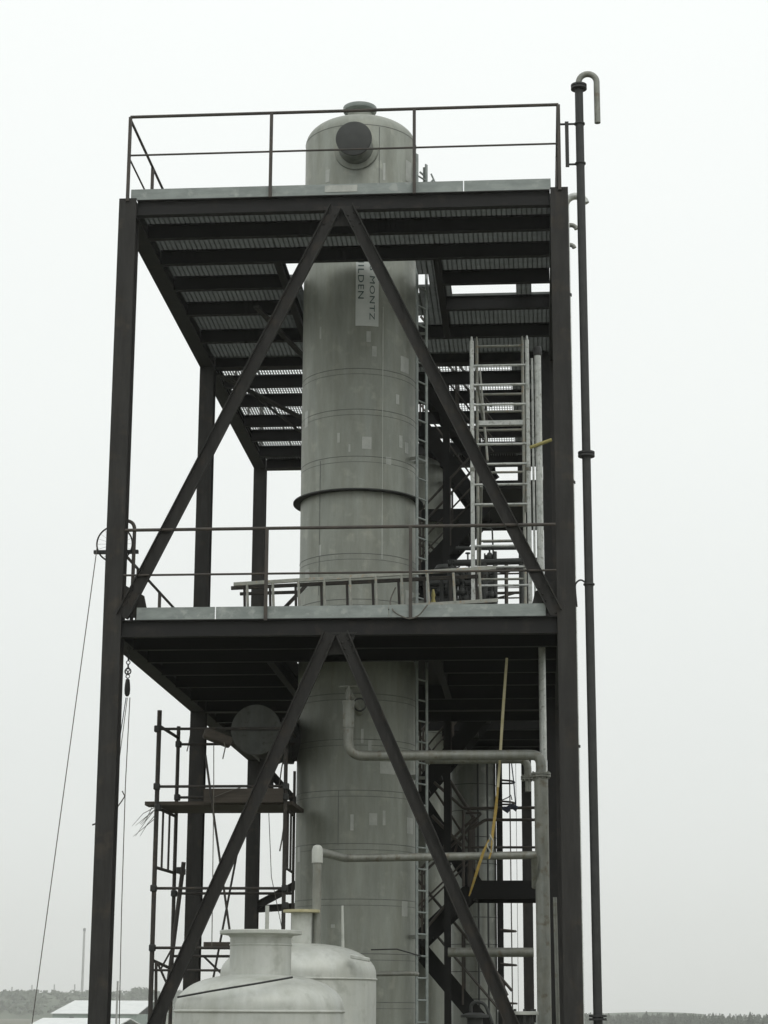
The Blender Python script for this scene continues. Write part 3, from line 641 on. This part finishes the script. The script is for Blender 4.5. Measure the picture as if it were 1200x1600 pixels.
m = MB(); m.torus((*c, zt - .05), r2 + .002, .012, n=96, m=8); m.build('weld_seam', M['tank'], t2)
n2x = at(471, 1450, Y=-2.0).x; zn = at(468, 1421, Y=-2.0).z
m = MB(); m.lathe((n2x, -2.0, 6.5), [(.105, 0), (.105, zn - 6.5)], n=32); nk = m.build('nozzle', M['tank'], t2)
m = MB(); m.lathe((n2x, -2.0, zn - .035), [(.11, 0), (.19, .004), (.19, .03), (.11, .034)], n=40); m.build('flange', M['ochre'], nk)
m = MB(); m.tube([at(536, 1480, Y=-1.9) - Z * .06, at(535, 1415, Y=-1.9)], [.017, .012], 8); m.build('lifting_rod', M['tank'], t2)
m = MB(); p = at(404, 1460, Y=-3.2); m.tube([(p.x, -2.6, 6.4), (p.x, -2.6, at(404, 1415, Y=-2.6).z)], .020, 8); m.build('lifting_rod', M['tank'], t2)
q = at(563, 1497, Y=-2.5); m = MB(); m.box(q.x - .10, q.x + .09, -2.52, -2.40, q.z - .02, q.z + .02); 
m.v = [v + Vector((0, 0, -.18 * (v.x - q.x))) for v in m.v]; m.build('lifting_lug', M['tank'], t2, bevel=.008)
m = MB(); m.tube([at(580, 1484, Y=2.0), at(620, 1483, Y=2.15), at(658, 1494, Y=2.5)], .008, 6); tag(m.build('cable', M['cable']), 'thin cable draped across the vessel above the rear tank', 'cable')

# ---------------------------------------------------------------- aluminium mobile scaffold tower
al = empty('aluminium_scaffold_tower', (4.53, 2.0, Z2), 'light aluminium ladder-frame scaffold tower standing on the middle deck at right', 'scaffold tower')
def aframe(y, xl, xr, zt, zs, mt='alu', r=.026):
    for x in (xl, xr):
        m = MB(); m.tube([(x, y, Z2 + .01), (x, y, zt)], r, 14)
        m.lathe((x, y, zt), [(r * .8, 0), (r * .55, .01), (r * .5, .05), (r * .3, .06)], n=12)
        m.build('upright', M[mt], al)
        m = MB()
        for zz in [Z2 + .1 + k * 2.0 for k in range(2)] : m.lathe((x, y, zz), [(r + .001, 0), (r + .006, .004), (r + .006, .05), (r + .001, .054)], n=14)
        m.build('collar', M['pipe'], al)
    for zz in zs:
        m = MB(); m.tube([(xl, y, zz), (xr, y, zz)], .0165, 10); m.build('rung', M[mt], al)
nl = [at(780, p_, Y=1.3).z for p_ in (571, 601, 632, 694, 725, 757, 788, 822, 853, 886, 915)]
aframe(1.3, at(738, 700, Y=1.3).x, at(825.5, 700, Y=1.3).x, at(738, 533, Y=1.3).z, nl)
fr = [at(780, p_, Y=2.9).z for p_ in (541, 616, 643, 672, 738, 790, 845, 905)]
aframe(2.9, at(746, 700, Y=2.9).x, at(818, 700, Y=2.9).x, at(746, 533, Y=2.9).z, fr, 'aluo', .020)
m = MB(); zz = at(780, 663, Y=1.5).z; m.box(at(748, 660, Y=1.4).x, at(817, 660, Y=1.4).x, 1.42, 1.50, zz - .03, zz + .03); m.build('toe_rail', M['alu'], al)
m = MB(); m.tube([(at(746, 600, Y=1.4).x, 1.36, at(746, 600, Y=1.4).z), (at(760, 690, Y=2.8).x, 2.84, at(760, 690, Y=2.8).z)], .016, 8); m.tube([at(750, 580, Y=2.84), at(762, 720, Y=1.36)], .014, 8)
m.tube([at(752, 760, Y=1.4), at(748, 940, Y=2.84)], .018, 8); m.tube([at(822, 560, Y=1.36), at(821, 800, Y=2.84)], .014, 8); m.build('diagonal_brace', M['aluo'], al)
m = MB(); a_, b_ = at(826, 700, Y=1.30), at(862, 687, Y=1.30); m.tube([a_, b_ + Vector((0, -.0, 0))], .022, 10); tag(m.build('yellow_tie_tube', M['brass']), 'short yellow tube sticking out from the aluminium tower to the right front column', 'tube')

# ---------------------------------------------------------------- extension ladder lying on its side on the middle deck
el_ = empty('extension_ladder', (3.0, .3, Z2), 'aged aluminium extension ladder lying on its side along the middle deck railing', 'ladder')
def lying(y, xa, xb, za, zb, w_, rungs, mt):
    d = Vector((xb - xa, 0, zb - za)).normalized(); n_ = Vector((-d.z, 0, d.x)); A_, B_ = Vector((xa, y, za)), Vector((xb, y, zb))
    for o_ in (0, -w_): MB().bar(A_ + n_ * o_, B_ + n_ * o_, .045, .024, (0, 0, 1)).build('stile', M[mt], el_, bevel=.004)
    L = (B_ - A_).length; k = .16
    while k < L - .05:
        p = A_ + d * k; MB().tube([p, p - n_ * w_], .016, 10).build('rung', M[mt], el_); k += .305
pa, pb = at(365, 913, Y=.12), at(775, 887, Y=.12)
lying(.12, pa.x, pb.x, pa.z, pb.z, .39, 1, 'aluo')
pa, pb = at(361, 919, Y=.20), at(760, 900, Y=.20)
lying(.20, pa.x, pb.x, pa.z, pb.z, .33, 1, 'rust')
m = MB(); a_, b_ = at(375, 928, Y=.30), at(470, 925, Y=.30); m.bar(a_, b_, .035, .035, (0, 0, 1)); a_, b_ = at(430, 965, Y=.42), at(478, 915, Y=.42); m.bar(a_, b_, .04, .03, (0, 0, 1)); tag(m.build('loose_timber', M['rust']), 'dark loose bars lying behind the left end of the extension ladder', 'bars')
for i_, (x_, y_) in enumerate(((612, 925), (625, 935))):
    pass
m = MB(); m.tube(bend([at(618, 918, Y=.06), at(608, 940, Y=.04), at(616, 958, Y=-.16), at(640, 968, Y=-.16), at(655, 962, Y=-.16), at(668, 945, Y=-.15)], .1), .009, 6); tag(m.build('looped_rope', M['rope']), 'dark rope loop tied round the middle railing post by the vessel', 'rope')

# ---------------------------------------------------------------- valves and pipework on the middle deck
Yv = 3.9
pr = empty('valve_manifold', (4.1, Yv, Z2), 'cluster of dark valves and pipes on the middle deck, right of the vessel', 'valve manifold')
m = MB(); m.tube([at(700, 880, Y=Yv), at(845, 876, Y=Yv)], .045, 14); m.tube([at(712, 857, Y=Yv + .5), at(812, 856, Y=Yv + .5)], .028, 12); m.tube([at(755, 847, Y=Yv + .6), at(812, 846, Y=Yv + .6)], .011, 8); m.build('header_pipe', M['dark'], pr)
m = MB(); random.seed(11)
for (a_, b_, r_) in ((712, 905, .07), (733, 900, .06), (700, 920, .06), (722, 925, .055), (744, 908, .05), (765, 870, .055), (706, 890, .05), (728, 935, .06), (690, 925, .05), (760, 900, .045), (768, 930, .05)):
    p = at(a_, b_, Y=Yv + random.uniform(-.25, .25)); m.lathe(p - Z * r_, [(r_ * .4, 0), (r_, r_ * .5), (r_ * 1.05, r_), (r_ * .7, r_ * 1.6), (r_ * .5, r_ * 2)], n=14)
    m.lathe(p - Vector((r_ * 1.4, 0, 0)), [(r_ * .9, 0), (r_ * .9, .02), (r_ * .5, .022), (r_ * .5, r_ * 2.4), (r_ * .9, r_ * 2.42), (r_ * .9, r_ * 2.7)], (1, 0, 0), 14)
    m.tube([p, p + Z * r_ * 2.6], .012, 6); m.torus(p + Z * r_ * 2.5, r_ * .8, .008, n=16)
m.build('valve', M['dark'], pr)
m = MB()
for (a_, b0_, b1_, r_) in ((703, 885, 960, .035), (722, 900, 960, .03), (756, 880, 960, .05), (773, 862, 960, .03), (690, 900, 960, .028), (740, 910, 960, .025), (815, 880, 960, .03)):
    p = at(a_, b0_, Y=Yv); m.tube([p, (p.x, p.y, Z2)], r_, 12)
m.build('riser', M['dark'], pr)
m = MB(); p = at(731, 872, Y=Yv); m.tube([p - Z * .1, p + Z * .06], .012, 6); m.tube([p + Z * .06, p + Z * .075], .035, 10); q = at(769, 826, Y=Yv + .5); m.tube(bend([at(760, 826, Y=Yv + .5), q, at(771, 872, Y=Yv + .5)], .05), .012, 8); m.build('gauge', M['dark'], pr)
m = MB(); p = at(677, 930, Y=Yv - .5); m.lathe(p - Z * .12, [(.02, 0), (.035, .02), (.02, .08), (.03, .12), (.012, .2)], n=12); m.tube([p - Z * .3, p], .02, 8); m.build('yellow_tap', M['brass'], pr)
for a_, b_, r_, tp_ in ((697, 960, .17, 884), (735, 960, .17, 892), (766, 960, .075, 886), (678, 960, .10, 905)):
    p = at(a_, b_, Y=4.9); tz_ = at(a_, tp_, Y=4.9).z
    m = MB(); m.lathe((p.x, 4.9, Z2), [(r_, 0), (r_, tz_ - Z2 - .05), (r_ * .8, tz_ - Z2), (.02, tz_ - Z2 + .01)], n=24); m.lathe((p.x, 4.9, tz_ - .16), [(r_ + .002, 0), (r_ + .03, 0), (r_ + .03, .04), (r_ + .002, .04)], n=24); m.build('filter_body', M['dark'], pr)
for y_, r_ in ((896, .03), (912, .045), (928, .03), (940, .04)): MB().tube([at(672, y_, Y=4.55), at(776, y_ - 1, Y=4.55)], r_, 12).build('cross_line', M['dark'], pr)
gr = empty('barred_gate', (at(793, 900, Y=4.6).x, 4.6, Z2), 'dark barred frame with bent wires against the sky behind the aluminium tower foot', 'barred frame')
m = MB(); m.tube([at(791, 882, Y=4.6), (at(791, 960, Y=4.6).x, 4.6, Z2)], .026, 8); m.tube([at(776, 882, Y=4.6), (at(776, 960, Y=4.6).x, 4.6, Z2)], .012, 8); m.build('upright', M['rail'], gr)
m = MB()
for yy_, r_ in ((889, .016), (896, .012), (905, .011), (918, .007), (926, .02), (934, .011)): m.tube([at(768, yy_ + 1, Y=4.62), at(812, yy_, Y=4.62)], r_, 6)
m.tube([at(772, 892, Y=4.62), at(790, 895, Y=4.6), at(812, 886, Y=4.62)], .014, 6); m.tube([at(772, 936, Y=4.58), at(812, 925, Y=4.62)], .013, 6); m.build('bars', M['rail'], gr)

# ---------------------------------------------------------------- steel tube scaffold at left
sf = empty('tube_scaffold', (1.1, 1.8, 0), 'rusty steel tube scaffold with boards standing left of the vessel under the middle deck', 'scaffold')
YF, YB = 1.2, 2.5
xF0, xB0 = at(242, 1350, Y=YF).x, at(273, 1350, Y=YB).x; xF1, xB1 = at(445, 1300, Y=YF).x, at(459, 1300, Y=YB).x
def sv(x, y, ztop, r=.024): MB().tube([(x, y, 0), (x, y, ztop)], r, 10).build('standard', M['rust'], sf)
sv(xF0, YF, at(247, 1110, Y=YF).z, .028); sv(xB0, YB, at(280, 1135, Y=YB).z); sv(xF1, YF, at(446, 1170, Y=YF).z); sv(xB1, YB, at(459, 1205, Y=YB).z, .018)
def lg(y, py_, x0=None, x1=None, r=.017, mt='rust', nm='ledger'):
    zz = at(260 if y == YF else 290, py_, Y=y).z; a_ = x0 if x0 is not None else (xF0 if y == YF else xB0); b_ = x1 if x1 is not None else (xF1 if y == YF else xB1)
    MB().tube([(a_, y, zz), (b_, y, zz)], r, 8).build(nm, M[mt], sf)
for p_ in (1139, 1229, 1388, 1481): lg(YF, p_)
for p_ in (1163, 1246, 1396, 1494): lg(YB, p_)
lg(YF, 1516, r=.014)
def lg2(pf, pb, x0f, x0b, r=.02):
    za, zb = at(242, pf, Y=YF).z, at(275, pb, Y=YB).z; MB().tube([(x0f, YF, za), (x0b, YB, zb)], r, 8).build('transom', M['rust'], sf)
for f_, b_ in ((1134, 1153), (1262, 1276), (1355, 1364), (1500, 1514)): lg2(f_, b_, xF0, xB0); lg2(f_, b_, xF1, xB1, .016)
for t_ in (.33, .66):
    for xx0, xx1 in ((xF0, xB0), (xF1, xB1)):
        m = MB(); x_ = xx0 + (xx1 - xx0) * t_; y_ = YF + (YB - YF) * t_; m.tube([(x_, y_, at(255, 1360, Y=y_).z), (x_, y_, at(255, 1268, Y=y_).z)], .014, 8); m.build('frame_strut', M['rust'], sf)
zP = at(280, 1262, Y=1.6).z
for k in range(4):
    y_ = YF + .08 + k * .29; x0_ = at(226, 1259, Y=y_).x + (0 if k == 0 else .14 + .05 * k); MB().box(x0_ if k else at(226, 1259, Y=y_).x, xF1 + .08, y_, y_ + .27, zP + .003 * k, zP + .045 + .003 * k).build('board', M['wood'], sf, smooth=False)
z_ = at(400, 1256, Y=1.3).z; MB().box(at(318, 1250, Y=1.14).x, xF1 - .02, 1.13, 1.17, z_ - .0, z_ + .17).build('edge_board', M['wood'], sf, smooth=False)
z_ = at(330, 1478, Y=1.5).z; MB().box(at(318, 1475, Y=1.3).x, at(350, 1475, Y=1.3).x + .4, 1.3, 1.9, z_ - .03, z_ + .04).build('board', M['wood'], sf, smooth=False)
m = MB(); m.tube([at(321, 1180, Y=1.05), at(359, 1455, Y=1.05)], .014, 8); m.tube([at(371, 1330, Y=2.45), at(332, 1535, Y=2.45)], .014, 8); m.tube([at(287, 1347, Y=2.3), at(250, 1640, Y=2.3)], .028, 8)
m.tube([at(245, 1502, Y=YF), at(262, 1540, Y=YF)], .014, 8); m.tube([at(244, 1504, Y=YF), at(243, 1640, Y=YF)], .018, 8); m.tube([at(250, 1516, Y=2), at(270, 1480, Y=2)], .012, 8); m.tube([at(318, 1494, Y=2.5), at(345, 1520, Y=2.5)], .014, 8); m.build('diagonal_tube', M['rust'], sf)
for a_, b_ in ((247, 1262), (280, 1360), (459, 1262), (446, 1245), (285, 1362), (446, 1415), (246, 1139), (245, 1229), (240, 1388), (238, 1481), (279, 1163), (277, 1246), (272, 1396), (447, 1229), (445, 1388)):
    m = MB(); p = at(a_, b_, Y=YF if a_ < 260 or a_ in (446, 447, 445) else YB); m.quadbox(p, Vector((.036, 0, 0)), Vector((0, .045, 0)), Vector((0, 0, .04))); m.build('coupler', M['black'], sf, bevel=.012)
# twigs of tie wire at the scaffold's left
m = MB(); random.seed(5)
for i in range(7):
    a_ = at(240 + random.uniform(-4, 4), 1262 + random.uniform(0, 18), Y=1.15); b_ = at(205 + random.uniform(-3, 18), 1292 + random.uniform(-8, 16), Y=1.0); c_ = a_.lerp(b_, .5) + Vector((0, 0, random.uniform(-.06, .05))); m.tube([a_, c_, b_], [.005, .004, .002], 5)
tag(m.build('tie_wires', M['rope']), 'tuft of loose tie wires poking out left of the scaffold boards', 'wires')
m = MB(); zz = at(345, 1155, Y=1.0)
m.quadbox(at(340, 1153, Y=1.0), Vector((.16, .05, -.06)), Vector((-.02, .08, 0)), Vector((.02, 0, .06))); tag(m.build('canvas_bundle', M['wood'], bevel=.03), 'dark bundle hanging at the deck edge right of the second left column', 'bundle')
def rope(label, pts, r=.006, mt='rope', Y=None):
    m = MB(); m.tube([at(a, b, Y=Y) if Y is not None else a for a, b in pts] if Y is not None else pts, r, 6); return tag(m.build('rope', M[mt]), label, 'rope')
rope('thin rope hanging straight from the bundle at the deck edge to the low scaffold board', [(334, 1165), (334, 1240), (331, 1478)], .006, Y=.95)
rope('short frayed rope end hanging just below the dark bundle', [(350, 1160), (352, 1168), (348, 1186)], .008, Y=.95)
rope('long slack rope hanging from the deck between the third left column and the vessel', [(418, 1180), (420, 1270), (424, 1370), (440, 1448)], .005, Y=2.4)
rope('short knotted rope dangling under the round capped nozzle beside the vessel', [(444, 1182), (440, 1200), (438, 1215), (435, 1240)], .009, Y=2.6)
rope('straight cord hanging beside the scaffold standard near the vessel, below the boards', [(445, 1280), (441, 1310), (437, 1330)], .010, Y=1.4)
rope('thin cord tied across the scaffold at knee height near the third left column', [(336, 1245), (360, 1235), (385, 1228)], .005, Y=1.1)
rope('short rope end hanging from the deck beam between the second and first left columns', [(297, 1150), (295, 1162), (292, 1174)], .008, Y=3.0)

# ---------------------------------------------------------------- hoist wheel, ropes, chain block
wc = at(179, 850, Y=.22)
hw = empty('rope_pulley_wheel', wc, 'thin spoked rope wheel peeping out behind the left front column at the middle deck', 'pulley wheel')
m = MB(); m.torus(wc, .215, .010, (0, 1, .05), 48, 8); m.build('rim', M['rust'], hw)
m = MB()
for k in range(20): t = k * math.pi / 10; m.tube([wc, wc + Vector((math.cos(t), 0, math.sin(t))) * .213], .0018, 4)
m.build('spokes', M['pipe'], hw)
m = MB(); m.lathe(wc - Vector((0, .03, 0)), [(.03, 0), (.03, .06)], (0, 1, 0), 16); m.build('hub', M['black'], hw)
m = MB(); p = at(147, 863, Y=.22); q = at(216, 862, Y=.22); m.box(p.x, q.x, .19, .25, p.z - .02, p.z + .02); m.build('bracket_arm', M['black'], hw)
p = at(150, 868, Y=.0); q = at(50, 1600, Y=-.1)
d_ = (q - p); tag(MB().tube([at(152, 850, Y=.2), p, q, q + d_ * 1.05], .0055, 6).build('rope', M['rope']), 'long thin rope slanting from the wheel down to the lower left corner', 'rope')
hk = at(199, 1075, Y=.55)
ch = empty('chain_block', (hk.x, .55, hk.z), 'small rope block with hook hanging from the left deck edge beside the front column', 'hoist block')
m = MB(); m.lathe(hk - Z * .10, [(.015, 0), (.032, .03), (.036, .08), (.032, .14), (.024, .2), (.012, .21)], n=16); m.build('block', M['black'], ch)
m = MB(); zt = 10.22; zz = hk.z + .11
k = 0
while zz < zt:
    m.torus(Vector((hk.x, .55, zz + .03)), .022, .006, (1, 0, 0) if k % 2 else (0, 1, 0), 14, 6); zz += .042; k += 1
m.build('chain', M['black'], ch)
m = MB(); m.torus(hk + Z * .20, .035, .009, (0, 1, 0), 18, 6); m.build('shackle', M['black'], ch)
rope('left hoist rope dropping from the block to the front column', [(197, 1090), (180, 1200), (160, 1330)], .006, 'blue', .5)
rope('second hoist rope dropping from the block just right of the leftmost hoist rope', [(199, 1090), (186, 1190), (168, 1330)], .005, 'rope', .52)
rope('right hoist rope hanging almost straight from the block beside the front column', [(203, 1090), (196, 1225), (190, 1420), (185, 1660)], .006, 'rope', .55)
rope('short stray rope knotted to the right hoist rope', [(191, 1236), (195, 1244), (190, 1252), (182, 1263)], .008, 'rope', .5)
m = MB(); m.quadbox(at(147, 1288, Y=-.05), Vector((.02, 0, .006)), Vector((0, .01, 0)), Vector((0, 0, .008))); tag(m.build('bolt_end', M['rust']), 'small bolt end sticking out left of the front column', 'bolt')

# ---------------------------------------------------------------- yellow lifting strap
sl = empty('lifting_strap', at(790, 1040, Y=1.0), 'faded yellow webbing sling hanging from the middle deck in front of the right pipes', 'sling')
def ribbon(pts, wd, mt, par, nm):
    m = MB(); P = pts
    for i, p in enumerate(P):
        t = (P[min(i + 1, len(P) - 1)] - P[max(i - 1, 0)]).normalized(); s_ = t.cross(Vector((0, 1, .1))).normalized() * wd[i] / 2; n_ = t.cross(s_).normalized() * .003
        for a_, b_ in ((-1, -1), (1, -1), (1, 1), (-1, 1)): m.v.append(p + s_ * a_ + n_ * b_)
    for i in range(len(P) - 1):
        for k in range(4): m.f.append([i * 4 + k, i * 4 + (k + 1) % 4, i * 4 + 4 + (k + 1) % 4, i * 4 + 4 + k])
    m.f += [[3, 2, 1, 0], [len(P) * 4 - 4, len(P) * 4 - 3, len(P) * 4 - 2, len(P) * 4 - 1]]
    return m.build(nm, M[mt], par)
ribbon([at(792, 1028, Y=1.0), at(786, 1110, Y=1.0), at(781, 1190, Y=1.0), at(778, 1230, Y=.95)], [.03, .035, .03, .03], 'ochre', sl, 'upper_webbing')
ribbon([at(778, 1230, Y=.95), at(775, 1262, Y=.9), at(770, 1300, Y=.8), at(768, 1330, Y=.5), at(764, 1342, Y=.48)], [.022, .036, .033, .024, .02], 'strap', sl, 'lower_webbing')
ribbon([at(764, 1312, Y=.52), at(755, 1332, Y=.48), at(745, 1362, Y=.5), at(738, 1385, Y=.55), at(733, 1400, Y=.6)], [.018, .032, .034, .026, .014], 'strap', sl, 'tail_webbing')
m = MB(); m.tube(bend([at(767, 1305, Y=.55), at(761, 1322, Y=.5), at(769, 1334, Y=.5), at(771, 1315, Y=.52), at(765, 1304, Y=.55)], .03), .008, 6); m.build('buckle', M['aluo'], sl)
# blue rag and cords on the rear rail
m = MB(); a_ = at(785, 1263, Y=6.9); b_ = at(808, 1262, Y=6.9); m.tube([a_ + Z * .0, a_.lerp(b_, .3) - Z * .03, a_.lerp(b_, .6) + Z * .03, b_ - Z * .02], [.02, .05, .035, .045], 8); tag(m.build('tied_cloth', M['blue']), 'small blue cloth knotted on the upper landing rail against the sky', 'cloth')
rope('taut cord running down to the blue cloth on the landing rail', [(799, 1190), (803, 1225), (806, 1262)], .009, 'blue', 6.88)
rope('wiry cord sticking up beside the blue cloth on the landing rail', [(785, 1250), (794, 1246), (798, 1242), (800, 1250)], .008, 'cable', 6.88)

# ---------------------------------------------------------------- ground, hills, far things
m = MB(); N = 24
for i in range(N + 1):
    for j in range(N + 1): m.v.append(Vector((-1100 + 2200 * i / N, -300 + 2000 * j / N, 0)))
for i in range(N):
    for j in range(N): a_ = i * (N + 1) + j; m.f.append([a_, a_ + N + 1, a_ + N + 2, a_ + 1])
tag(m.build('ground', M['ground']), kind='structure')
# low ridge to the left
def hz(px_, Y): return at(px_, 1579, Y=Y).x
m = MB(); random.seed(2); n = 60; rows = 7; Y0 = 1250
for i in range(n + 1):
    px_ = -900 + i * 2000 / n
    top = 5.2 + (11.5 if px_ < 260 else max(0, 11.5 - (px_ - 260) / 32)) + .9 * math.sin(i * .9) + random.uniform(-.25, .25)
    for j in range(rows + 1):
        t = j / rows; y = Y0 + 260 * t; m.v.append(Vector((hz(px_, y), y, -.5 + (top + .5) * math.sin(t * math.pi) ** .8)))
for i in range(n):
    for j in range(rows): a_ = i * (rows + 1) + j; m.f.append([a_, a_ + rows + 1, a_ + rows + 2, a_ + 1])
tag(m.build('hills', M['hill']), kind='structure')

def leafclumps(m, c, rx, rz, n, s, cone=False):
    for _ in range(n):
        if cone:
            h = random.random() ** .8; rr = rx * (1 - h) * (.55 + .45 * random.random()); t = random.uniform(0, 6.283)
            p = Vector((c.x + rr * math.cos(t), c.y + rr * math.sin(t), c.z + rz * h)); sz = s * (1.15 - h * .7)
        else:
            u = Vector((random.gauss(0, 1), random.gauss(0, 1), random.gauss(0, 1))).normalized() * random.random() ** .4
            p = Vector((c.x + u.x * rx, c.y + u.y * rx, c.z + u.z * rz)); sz = s
        a_ = Vector((random.gauss(0, 1), random.gauss(0, 1), random.gauss(0, .6))).normalized() * sz; b_ = a_.orthogonal().normalized() * sz * random.uniform(.5, .9)
        k = len(m.v); m.v += [p - a_, p - b_, p + a_, p + b_]; m.f.append([k, k + 1, k + 2, k + 3])
# far conifer wood on the right
m = MB(); random.seed(21)
for i in range(420):
    px_ = random.uniform(700, 1400); y = random.uniform(880, 1060); tz = 4.6 + random.uniform(-.9, .8)
    leafclumps(m, Vector((hz(px_, y), y, .2)), random.uniform(2.2, 3.6), tz, 50, .75, True)
tag(m.build('far_wood', M['leaf'], smooth=False), 'hazy far wood of pointed young conifers along the right horizon', 'wood', kind='stuff')
for px_, ht, lb in ((1010, 1580, 'hazy conifer taller than its neighbours, nearest the standpipe on the right horizon'), (1050, 1582, 'hazy far conifer, second of the tall ones from the standpipe'), (1114, 1583, 'hazy far conifer, third of the tall ones from the standpipe'), (1172, 1581, 'broad hazy conifer nearest the right edge of the picture')):
    y = 860; p = at(px_, ht, Y=y); tr = empty('conifer_tree', (p.x, y, 0), lb, 'tree', 'taller conifers in the far wood')
    m = MB(); m.tube([(p.x, y, 0), (p.x, y, p.z * .8)], [.14, .04], 6); m.build('trunk', M['bark'], tr)
    m = MB(); leafclumps(m, Vector((p.x, y, .4)), 2.6, p.z - .4, 260, .55, True); m.build('crown', M['leaf'], tr, smooth=False)
# scrub on the ridge
m = MB()
for i in range(420):
    px_ = random.uniform(-60, 330); y = random.uniform(1262, 1370)
    q = at(px_, 1579, Y=y); leafclumps(m, Vector((q.x, y, 17.5 * math.sin((y - 1250) / 260 * math.pi) ** .8 - .3)), random.uniform(2, 5), random.uniform(1.0, 2.2), 16, 1.3)
tag(m.build('hill_scrub', M['bush'], smooth=False), 'hazy scrub covering the low ridge on the left horizon', 'scrub', kind='stuff')
q = at(219, 1553, Y=1380); tr = empty('round_tree', (q.x, 1380, 17), 'hazy rounded tree on the ridge crest left of the tube scaffold', 'tree')
m = MB(); m.tube([(q.x, 1380, 15), (q.x, 1380, q.z)], [.7, .4], 6); m.build('trunk', M['bark'], tr)
m = MB(); leafclumps(m, Vector((q.x, 1380, q.z - .3)), 9.0, 5.0, 520, 1.1); m.build('crown', M['bush'], tr, smooth=False)
# far industrial sheds
def shed(px0, px1, pyr, pye, Y, dep, lab, k):
    a_, b_ = at(px0, pye, Y=Y), at(px1, pye, Y=Y); zr = at(px0, pyr, Y=Y + dep / 2).z; ze = a_.z
    g_ = empty('industrial_shed', ((a_.x + b_.x) / 2, Y + dep / 2, 0), lab, 'shed', 'far pale-roofed sheds')
    MB().box(a_.x, b_.x, Y, Y + dep, 0, ze - .02).build('wall', M['wall'], g_, smooth=False)
    m = MB(); o_ = .4; x0_, x1_ = a_.x - o_, b_.x + o_; hp = (b_.x - a_.x) * .06
    prof = [(Y - o_, ze - .05), (Y + dep / 2, zr), (Y + dep + o_, ze - .05), (Y + dep + o_, ze + .12), (Y + dep / 2, zr + .18), (Y - o_, ze + .12)]
    for xx_, ins in ((x0_, 0), (x1_, 0)):
        for yy_, zz_ in prof: m.v.append(Vector((xx_ + (hp if (k and abs(yy_ - Y - dep / 2) < .1 and xx_ == x0_) else 0), yy_, zz_)))
    for i in range(6): j = (i + 1) % 6; m.f.append([i, j, 6 + j, 6 + i])
    m.f += [[5, 4, 3, 2, 1, 0], [6, 7, 8, 9, 10, 11]]; m.build('roof', M['roof'], g_, smooth=False)
    for t in (.2, .45, .7):
        x_ = a_.x + (b_.x - a_.x) * t; MB().box(x_, x_ + 1.2, Y - .06, Y - .01, ze - 1.6, ze - .7).build('window', M['pane'], g_, smooth=False)
shed(82, 214, 1564, 1584, 480, 40, 'pale-roofed far shed just above and behind the lower roof at bottom left', 1)
shed(42, 176, 1592, 1606, 300, 24, 'nearer pale roof peeping over the bottom left edge of the picture', 0)
# chimney and posts
def far_pole(px_, pyt, Y, r, nm, lab, cat, grp=None, mt='conc'):
    p = at(px_, pyt, Y=Y); e_ = MB().tube([(p.x, Y, 0), (p.x, Y, p.z)], [r * 1.2, r], 10).build(nm, M[mt]); return tag(e_, lab, cat, grp)
cm = at(132, 1450, Y=1460); ce = empty('factory_chimney', (cm.x, 1460, 0), 'tall thin hazy chimney left of the front column', 'chimney')
MB().tube([(cm.x, 1460, 0), (cm.x, 1460, cm.z)], [1.0, .8], 12).build('shaft', M['conc'], ce); MB().lathe((cm.x, 1460, cm.z - 2.2), [(.82, 0), (1.0, .2), (1.0, 1.6), (.8, 1.8)], n=12).build('rim', M['dark'], ce)
for px_, pyt, lb in ((19, 1542, 'leftmost thin post on the hazy ridge'), (50, 1539, 'second thin post from the left on the hazy ridge'), (85, 1538, 'third thin post from the left on the hazy ridge'), (117, 1538, 'thin post on the ridge just left of the tall chimney')):
    far_pole(px_, pyt, 1400, .45, 'lamp_post', lb, 'post', 'posts along the ridge')
p = far_pole(184, 1533, 260, .13, 'lamp_post', 'nearer pale pole right of the left front column, beside the far shed', 'post')

# ---------------------------------------------------------------- haze
m = MB(); m.box(-1120, 1120, -320, 1720, -1.2, 70); hz_o = m.build('haze', M['conc'], smooth=False); tag(hz_o, kind='stuff', label='pale haze in the air fading the far ridge and wood', cat='haze')
hm = bpy.data.materials.new('haze'); hm.use_nodes = True; t = hm.node_tree; t.nodes.clear(); o_ = t.nodes.new('ShaderNodeOutputMaterial'); v_ = t.nodes.new('ShaderNodeVolumePrincipled')
v_.inputs['Color'].default_value = (1, 1, 1, 1); v_.inputs['Density'].default_value = .00042; v_.inputs['Anisotropy'].default_value = .8
t.links.new(v_.outputs[0], o_.inputs['Volume']); hz_o.data.materials.clear(); hz_o.data.materials.append(hm)
